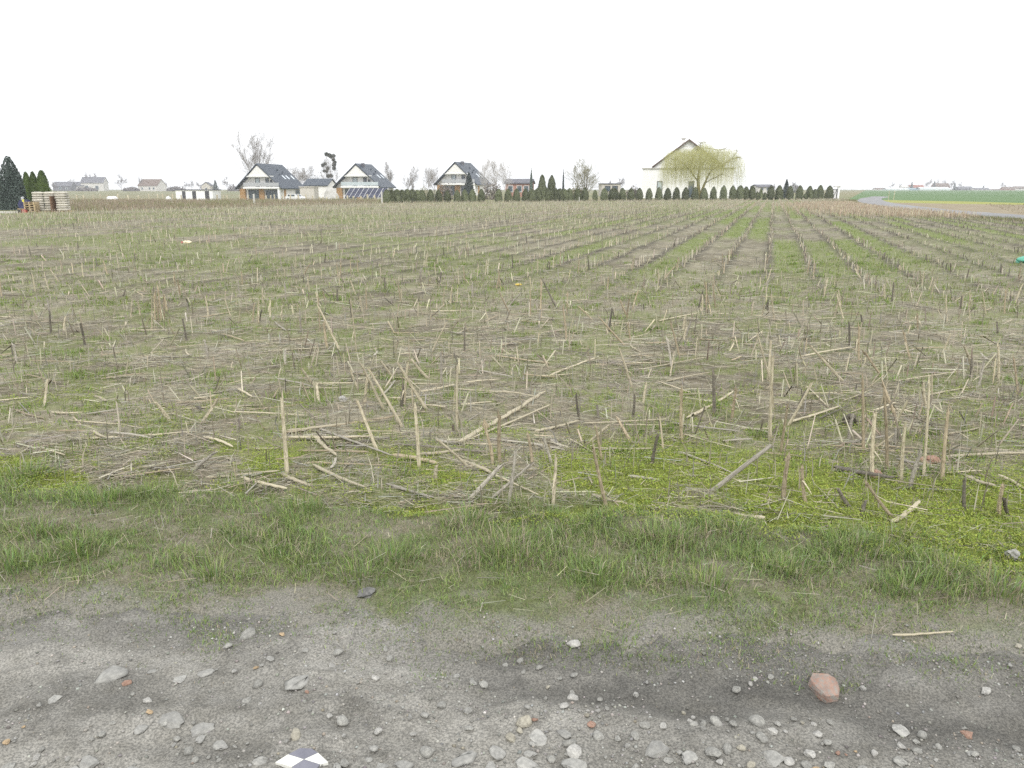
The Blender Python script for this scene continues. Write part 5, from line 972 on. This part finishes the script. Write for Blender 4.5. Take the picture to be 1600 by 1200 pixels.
fence('row of pale wooden fence posts before the first blue-roofed house', [338, 348, 354, 373, 387, 415, 422, 428, 440, 453, 465, 477.5, 488], 166, 160, 1.35, 'post_wood')
fence('short stretch of pale fence posts left of the solar panels', [498, 504, 510, 526, 542, 552, 563.5, 574, 585], 150, 132, 1.1, 'post_wood')
def big_post(u, vt, vb, label):
    p = G(u, vb); Y = p[1]; h = Z_at(vt, Y) + .07; o = MB().tube([(0, 0, -.3), (0, 0, h - .08), (0, 0, h - .02), (0, 0, h)], [.11, .11, .12, .08], 4).build('concrete_post', 'concrete', None, False, label=label, category='post'); o.location = (p[0], Y, -.07); return o
big_post(597, 299.5, 317.5, 'thick white concrete post at the left end of the hedge'); big_post(397.5, 303, 318, 'short thick pale post standing in weeds before the first house')
big_post(905, 308, 316, 'small pale stake in front of the bushy tree hedge').scale = (.5, .5, 1)
# gate
def gate():
    Y = G(1311, 311)[1]; X = X_at(1310.5, Y); k = mpp(Y); t = empty('gate', 'white gate with diagonal brace and pillar at the road', 'gate', (X, Y, -.07)); h = Z_at(292, Y) + .07
    MB().box(-1.6 * k, 1.4 * k, -.15, .15, 0, h).build('pillar', 'white_plaster', t); MB().box(-7.5 * k, 2.0 * k, -.25, .25, h + .003, h + .14).build('gate_canopy', 'concrete', t); x0, x1 = -9 * k, -1.9 * k
    f = MB(); [f.box(*q) for q in ((x0, x0 + .08, -.04, .04, .05, h * .82), (x1 - .08, x1, -.04, .04, .05, h * .82), (x0 + .08, x1 - .08, -.04, .04, .05, .13), (x0 + .08, x1 - .08, -.04, .04, h * .82 - .08, h * .82))]; f.build('gate_frame', 'frame_dark', t)
    MB().box(x0 + .085, x1 - .085, .01, .03, .135, h * .82 - .085).build('gate_panel', 'white_metal', t); MB().tube([(x0 + .1, -.06, .15), (x1 - .1, -.06, h * .80)], .03, 5).build('brace', 'frame_dark', t); MB().box(-16.5 * k, -12.8 * k, -.1, .1, 0, h * .68).build('wall_panel', 'white_plaster', t)
gate()
for u, lab in ((1388, 'left of two thin pale marker stakes beside the road'), (1396, 'right of two thin pale marker stakes, leaning, beside the road')):
    p = G(u, 313); o = MB().tube([(0, 0, -.2), (.05 if u > 1390 else 0, 0, 1.15)], [.035, .03], 6).build('marker_stake', 'post_wood', None, False, label=lab, category='stake'); o.location = (p[0], p[1], -.06); MB().tube([(-.02, 0, 1.16), (.10 if u > 1390 else .03, 0, 1.3)], [.04, .02], 6).build('stake_tip', 'post_wood', o)
# solar array: 8 x 2 modules
def solar():
    Y = 146.0; xa = X_at(541, Y); zt = Z_at(293.8, Y); zb_ = Z_at(308.3, Y); gz = float(tz(X_at(570, Y), Y)) - .07; t = empty('solar_array', 'ground-mounted solar array of dark blue panels before the second house', 'solar panels', (X_at(572, Y), Y, gz), R(-24)); W = 68 * mpp(Y) / math.cos(R(24)) * .96; pw = W / 8; hz = zt - zb_; run = hz * 1.15; z0 = zb_ - gz
    sl = Vector((0, run, hz)); nrm = Vector((0, -hz, run)).normalized()
    for r in range(2):
        for c in range(8):
            a = Vector((-W/2 + c * pw + .03, -run/2, z0)) + sl * (r / 2 + .01); q = [a, a + Vector((pw - .06, 0, 0)), a + Vector((pw - .06, 0, 0)) + sl * .48, a + sl * .48]
            o = MB().add([p - nrm * .03 for p in q] + [p + nrm * .02 for p in q], [(3, 2, 1, 0), (4, 5, 6, 7), (0, 1, 5, 4), (1, 2, 6, 5), (2, 3, 7, 6), (3, 0, 4, 7)]).build('panel', 'panel_blue', t)
    fr = MB()
    for c in range(9): x = -W/2 + c * pw; q = [Vector((x - .03, -run/2, z0)), Vector((x + .03, -run/2, z0)), Vector((x + .03, run/2, z0 + hz)), Vector((x - .03, run/2, z0 + hz))]; fr.add([p - nrm * .05 for p in q] + [p + nrm * .035 for p in q], [(3, 2, 1, 0), (4, 5, 6, 7), (0, 1, 5, 4), (1, 2, 6, 5), (2, 3, 7, 6), (3, 0, 4, 7)])
    fr.build('mounting_rail', 'white_metal', t)
    for x in np.linspace(-W/2 + .4, W/2 - .4, 5):
        for yy, zz in ((-run * .4, z0 + hz * .1), (run * .4, z0 + hz * .9)): MB().tube([(x, yy, -.2), (x, yy, zz - .06)], .05, 5).build('leg', 'metal', t)
solar()
# car by the first house, tarpaulin heaps
def car(u, Y, rz, label):
    X = X_at(u, Y); z = float(tz(X, Y)) - .07; t = empty('parked_car', label, 'car', (X, Y, z), rz); prof = [(-2.1, .28), (2.1, .28), (2.15, .75), (1.95, .9), (1.15, 1.0), (.55, 1.45), (-1.45, 1.48), (-2.05, .95), (-2.15, .7)]; MB().prism(prof, -.85, .85).build('body', 'car_paint', t)
    for x0, x1 in ((-1.35, -.45), (-.38, .45)): MB().box(x0, x1, -.87, -.852, 1.02, 1.38).build('side_window', 'glass', t)
    MB().add([(1.14, -.7, 1.04), (1.14, .7, 1.04), (.60, .65, 1.43), (.60, -.65, 1.43)], [(0, 1, 2, 3)]).build('windscreen', 'glass', t)
    for x in (-1.35, 1.35):
        for y in (-.80, .80):
            wv = MB().tube([(x, y - .1, .32), (x, y + .1, .32)], .32, 14).build('wheel', 'rubber', t); MB().tube([(x, y - .115, .32), (x, y + .115, .32)], .19, 10).build('rim', 'metal', wv)
    for y in (-.6, .6): MB().box(2.06, 2.165, y - .2, y + .2, .62, .76).build('headlight', 'glass_pale', t)
car(461, 170, R(-25), 'white car parked beside the first blue-roofed house')
def heap(u, vt, Y, wpx, mat, label, name='covered_heap', cat='heap'):
    X = X_at(u, Y); z0 = float(tz(X, Y)) - .07; h = Z_at(vt, Y) - z0; W = wpx * mpp(Y); bm = bmesh.new(); bmesh.ops.create_icosphere(bm, subdivisions=3, radius=1)
    for q in bm.verts: c = q.co; f = 1 + .3 * (vnoise(c.x * 3 + u, c.y * 3 + c.z * 2, int(u)) - .5); q.co = Vector((c.x * W / 2 * f, c.y * 1.2 * f, max(c.z, -.2) * h * f))
    me = bpy.data.meshes.new(name); bm.to_mesh(me); bm.free(); me.materials.append(M[mat]); o = link(name, me, None, label=label, category=cat); o.location = (X, Y, z0)
heap(174, 306, 158, 20, 'tarp_white', 'long low white covered heap behind the fence at left'); heap(262, 307, 160, 9, 'tarp_white', 'small white heap left of the outbuilding'); heap(517, 292, 172, 22, 'concrete', 'white plastic-covered heap between garage and second house')
# the sacks on pallets, boards, machine at the left
def pallet_mesh():
    return [('board', MB().box(-.6, .6, -.05, .05, 0, .022)), ('block', MB().box(-.05, .05, -.4, .4, 0, .1))]
PB = MB().box(-.6, .6, -.05, .05, 0, .022).mesh('board', 'wood'); PK = MB().box(-.06, .06, -.4, .4, 0, .095).mesh('block', 'wood')
def pallet(X, Y, z, rz, label, group=None):
    t = empty('pallet', label, 'pallet', (X, Y, z), rz, group)
    for x in (-.5, 0, .5): o = link('block', PK, t); o.location = (x, 0, .023)
    for y in (-.34, -.17, 0, .17, .34):
        o = link('board', PB, t); o.location = (0, y, .12)
    for y in (-.34, 0, .34): o = link('board', PB, t); o.location = (0, y, 0)
    return t
def sack_mesh(seed):
    bm = bmesh.new(); bmesh.ops.create_cube(bm, size=1); bmesh.ops.subdivide_edges(bm, edges=bm.edges, cuts=3, use_grid_fill=True)
    for v in bm.verts:
        x, y, z = v.co; ed = max(abs(x), abs(y)) * 2; f = 1 - .55 * max(0, ed - .5); v.co = Vector((x * .66 * (1 - .08 * abs(z) * 2), y * .42 * (1 - .08 * abs(z) * 2), z * .165 * f + .012 * (vnoise(x * 4 + seed, y * 4, seed) - .5)))
    me = bpy.data.meshes.new('sack'); bm.to_mesh(me); bm.free(); me.materials.append(M['sack']); me.polygons.foreach_set('use_smooth', np.ones(len(me.polygons), bool)); return me
SK = [sack_mesh(i) for i in range(5)]
bY = G(70, 331.5)[1]; bx = lambda u: X_at(u, bY)
for (u0, nx, ny, lay, rz, name) in ((59.5, 2, 2, 8, R(27), 'left'), (88.5, 1, 2, 8, R(14), 'right')):
    cx = bx(u0); 
    for ix in range(1 if nx == 1 else 1): pallet(cx, bY + .5, -.07, rz, f"wooden pallet under the {name} stack of pale sacks")
    for l in range(lay):
        for ix in range(nx):
            for iy in range(ny):
                lx = (ix - (nx - 1) / 2) * .66 + random.uniform(-.02, .02); ly = (iy - .5) * .42 + random.uniform(-.02, .02); q = Vector((lx, ly, 0)); q.rotate(Quaternion((0, 0, 1), rz))
                o = link('sack', random.choice(SK), None, label=f"pale grey sack in the {name} stack on pallets" + (', top layer' if l == lay - 1 else ', below the top layer'), category='sack', group=f"sacks in the {name} stack" + (' top layer' if l == lay - 1 else ' lower layers')); o.location = (cx + q.x, bY + .5 + q.y, .075 + .085 + l * .152); o.rotation_euler = (0, 0, rz + random.uniform(-.05, .05))
for k in range(5): pallet(bx(53.5), bY - .55, -.07 + k * .15, R(random.uniform(-4, 4)), f"empty wooden pallet in the stack before the sacks, {ORD[k]} from the ground").scale = (.62, .7, 1)
for k in range(5):
    o = MB().box(-.75, .75, -.06, .06, 0, .035).build('plank', 'wood', None, False, label=f"loose tan plank on the ground before the sacks, {ORD[k]} of five", category='plank'); o.location = (bx(68) + .1 * k - .2, bY - 1.1 - .16 * k, -.065 + .036 * (k % 2)); o.rotation_euler = (0, 0, R(-6 + 4 * k))
o = MB().box(-.04, .04, -.5, .5, 0, 1.1).build('wooden_board', 'wood_dark', None, False, label='upright dark brown board between the two stacks of sacks', category='board'); o.location = (bx(78), bY + .35, -.07)
def machine():
    t = empty('site_machine', 'small dark blue machine with yellow panel left of the sacks', 'machine', (bx(40), bY - .3, -.07)); b = MB().prism([(-.28, .32), (.30, .32), (.34, .6), (.20, .86), (-.18, .86), (-.34, .6)], -.25, .25).build('body', 'machine_blue', t)
    MB().box(0, .13, -.27, -.252, .74, .90).build('yellow_panel', 'plastic_yellow', t); MB().tube([(-.12, 0, .86), (-.12, 0, .98), (-.05, 0, 1.04)], [.1, .1, .06], 8).build('motor_cap', 'metal', t); MB().box(-.38, .55, -.3, .3, .26, .315).build('deck', 'wood', t)
    for x in (-.25, .38):
        for y in (-.26, .26): MB().tube([(x, y - .05, .13), (x, y + .05, .13)], .13, 12).build('wheel', 'rubber', t)
machine()
o = MB().prism([(-.14, 0), (.14, 0), (.14, .2), (.06, .28), (-.10, .28), (-.14, .22)], -.09, .09).build('fuel_can', 'plastic_red', None, False, label='red fuel can on the ground beside the dark machine', category='can'); o.location = (bx(46.5), bY - .9, -.07); MB().tube([(.09, 0, .25), (.13, 0, .33)], [.03, .03], 7).build('cap', 'frame_dark', o)
for k, u in enumerate((-14, 1, 15, 28)):
    o = MB().box(-.29, .29, -.2, .2, 0, .12).build('concrete_slab', 'concrete', None, False, label=f"flat pale concrete slab edging the garden, {ORD[3 - k]} from the dark machine", category='slab'); o.location = (X_at(u, bY - .2), bY - .2, -.068)

# ================================================================== AIR
hz = MB().box(-1800, 1800, -120, 1800, -3.2, 26).build('haze', 'plaster', None, False, kind='stuff')
hm = bpy.data.materials.new('haze'); hm.use_nodes = True; hn = hm.node_tree; hn.nodes.clear(); ho = hn.nodes.new('ShaderNodeOutputMaterial'); pv = hn.nodes.new('ShaderNodeVolumePrincipled')
pv.inputs['Color'].default_value = (.95, .975, 1, 1); pv.inputs['Density'].default_value = .0005; hn.links.new(pv.outputs[0], ho.inputs['Volume']); hz.data.materials.clear(); hz.data.materials.append(hm)
